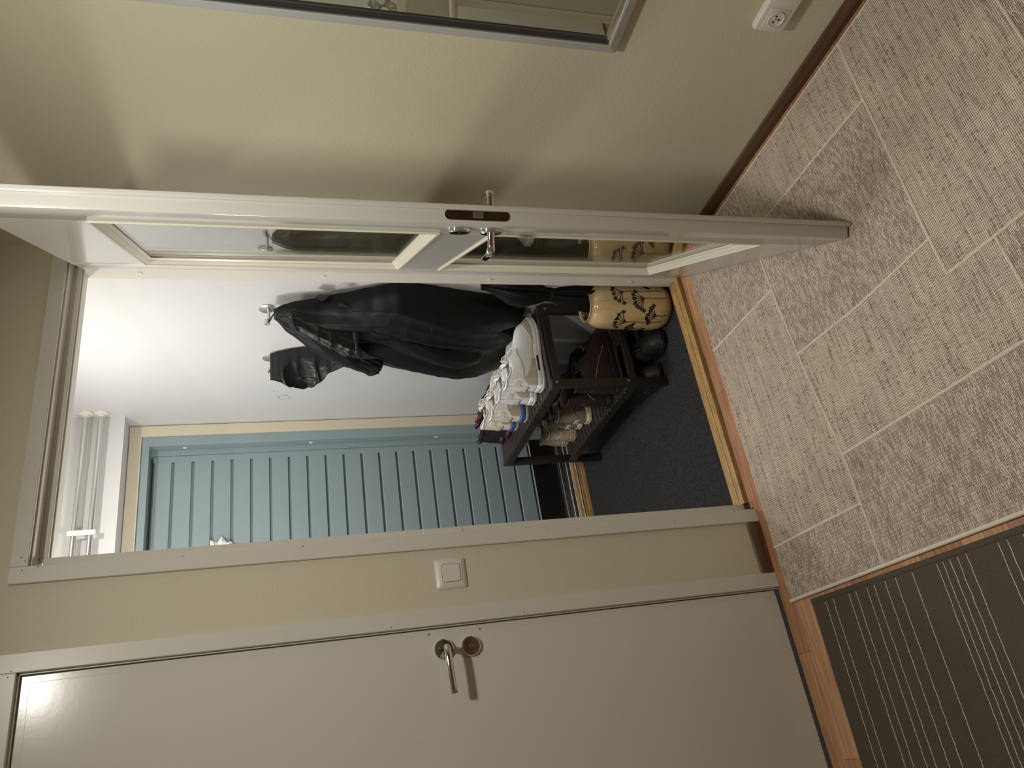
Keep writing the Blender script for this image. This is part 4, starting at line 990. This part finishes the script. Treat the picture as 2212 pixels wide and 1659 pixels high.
        for sg in (0, 1):
            K = (lambda a: a) if sg == 0 else (lambda a: 1 - a)
            k0, k1 = (0.19, 0.345) if sg == 0 else (1 - 0.345, 1 - 0.19)
            ov('eyestay', mt['patch'], k0, k1, lambda k_: 0.62, 0.985)
            pk = [S(K(lerp(0.06, 0.33, i / 16)), 0.34 + 0.22 * math.sin(i / 16 * 4.2)) + Vector((0, 0.0016 * (1 if sg == 0 else -1), 0)) for i in range(17)]
            G().tube(pk, 0.0017, 6).obj('piping', mt.get('piping', mt['patch']), T, 60, True)
        if 'loop' in mt:
            c = opening(0.0); G().tube(crv([c + Vector((0.002, 0, -0.012)), c + Vector((-0.014, 0, 0.004)), c + Vector((-0.008, 0, 0.020)), c + Vector((0.006, 0, 0.006))], 6), (0.0022, 0.0014), 6).obj('pull_loop', mt['loop'], T, 60, True)
        if 'label' in mt:
            o = ov('heel_label', mt['label'], -0.035, 0.035, 0.26, 0.40, 0.0030)
            g = skin(-0.012, 0.026, 0.31, 0.345, 0.0037).obj('label_print', 'plastic_dark', o, None, True)
        if 'ring' in mt:
            c = S(0.20, 0.90); rr_ = []
            for i in range(17): a = 2 * PI * i / 16; rr_.append(c + Vector((0.009 * math.cos(a), 0.004, 0.009 * math.sin(a))))
            G().tube(rr_, 0.0016, 6).obj('lace_ring', mt['ring'], T, 60, True)
    return T
WH = dict(outsole='rubber_white', midsole='rubber_white', upper='leather_white', patch='suede_grey', lining='lining_grey', lace='lace_white', piping='rubber_white', collar='leather_white')
CR = dict(outsole='rubber_cream', midsole='rubber_cream', upper='leather_cream', patch='leather_beige', lining='lining_grey', lace='lace_white', piping='leather_white', band='rubber_blue', collar='leather_white')
BE = dict(outsole='rubber_beige', midsole='rubber_beige', upper='leather_beige', patch='leather_beige', lining='lining_dark', lace='lace_dark', piping='gold_trim')
TA = dict(outsole='rubber_cream', midsole='rubber_cream', upper='suede_taupe', patch='suede_taupe', lining='lining_dark', lace='lace_dark', label='rubber_white', ring='chrome')
MA = dict(outsole='rubber_black', midsole='rubber_black', upper='suede_maroon', patch='suede_maroon', lining='lining_dark', lace='lace_dark', piping='suede_taupe')
PU = dict(outsole='rubber_black', midsole='mesh_purple', upper='mesh_black', patch='mesh_black', lining='mesh_purple', lace='lace_dark', loop='lace_dark', piping='mesh_purple', tongue='mesh_purple')
BL = dict(outsole='rubber_pale', midsole='rubber_pale', upper='mesh_black', patch='mesh_black', lining='lining_dark', lace='lace_dark', loop='lace_dark')
BO = dict(outsole='rubber_black', midsole='rubber_black', upper='mesh_black', patch='rubber_black', lining='lining_dark', lace='lace_dark')
ZT, ZL = BZ + 0.0003, 0.1523
R = math.radians
g1 = 'white trainers on the top shelf'
make_shoe('trainer', 'all-white leather trainer nearest the doorway on the bench top', 'shoe', (1.312, 0.432, ZT), R(-5), g1, 0.315, 0.112, 0.124, 0.050, 0.034, WH, 'hoop')
make_shoe('trainer', 'all-white leather trainer behind the nearest one on the bench top', 'shoe', (1.316, 0.552, ZT), R(-2), g1, 0.315, 0.112, 0.124, 0.050, 0.034, WH, 'hoop', mirror=-1)
g1 = 'cream and blue trainers on the top shelf'
make_shoe('trainer', 'cream trainer with a blue midsole next to the white trainers', 'shoe', (1.302, 0.690, ZT), R(-3), g1, 0.315, 0.112, 0.124, 0.050, 0.036, CR, 'hoop')
make_shoe('trainer', 'cream trainer with a blue midsole next to the black running shoe', 'shoe', (1.332, 0.838, ZT), R(-2), g1, 0.305, 0.112, 0.124, 0.050, 0.036, CR, 'hoop', mirror=-1)
g1 = 'black running shoes on the top shelf'
make_shoe('running_shoe', 'black running shoe with purple lining and pull loop nearest the cream trainers', 'shoe', (1.352, 0.962, ZT), R(-2), g1, 0.285, 0.100, 0.105, 0.050, 0.028, PU)
make_shoe('running_shoe', 'black running shoe with purple lining at the far end of the bench top', 'shoe', (1.372, 1.070, ZT), R(3), g1, 0.27, 0.100, 0.085, 0.050, 0.028, PU, mirror=-1)
g1 = 'beige trainers on the lower shelf'
make_shoe('trainer', 'beige chunky trainer with a gold line beside the taupe shoes', 'shoe', (1.330, 0.985, ZL), R(0), g1, 0.285, 0.100, 0.095, 0.050, 0.038, BE)
make_shoe('trainer', 'beige chunky trainer with a gold line at the far end of the lower shelf', 'shoe', (1.350, 1.092, ZL), R(0), g1, 0.285, 0.088, 0.095, 0.050, 0.038, BE, mirror=-1)
g1 = 'taupe shoes on the lower shelf'
make_shoe('suede_shoe', 'taupe suede shoe with cream sole and white heel label beside the black trainer', 'shoe', (1.320, 0.772, ZL), R(0), g1, 0.28, 0.094, 0.125, 0.060, 0.030, TA)
make_shoe('suede_shoe', 'taupe suede shoe with cream sole and white heel label beside the beige trainers', 'shoe', (1.345, 0.880, ZL), R(0), g1, 0.28, 0.094, 0.125, 0.060, 0.030, TA, mirror=-1)
g1 = 'maroon boots on the lower shelf'
make_shoe('laced_boot', 'dark maroon laced boot at the near end of the lower shelf', 'boot', (1.290, 0.428, ZL), R(2), g1, 0.285, 0.096, 0.165, 0.068, 0.026, MA)
make_shoe('laced_boot', 'dark maroon laced boot beside the black trainer with a pale sole', 'boot', (1.287, 0.536, ZL), R(2), g1, 0.285, 0.096, 0.165, 0.068, 0.026, MA, mirror=-1)
make_shoe('trainer', 'black trainer with a pale sole pushed deep between maroon boots and taupe shoes', 'shoe', (1.352, 0.645, ZL), R(1), None, 0.278, 0.090, 0.10, 0.055, 0.034, BL)
g1 = 'black shoes on the carpet'
make_shoe('leather_shoe', 'black shoe on the carpet under the bench beside the vase', 'shoe', (1.455, 0.535, ZF), R(-92), g1, 0.285, 0.100, 0.10, 0.055, 0.026, BO)
make_shoe('leather_shoe', 'black shoe on the carpet under the bench behind the near leg', 'shoe', (1.346, 0.625, ZF), R(-89), g1, 0.285, 0.092, 0.10, 0.055, 0.026, BO, mirror=-1)
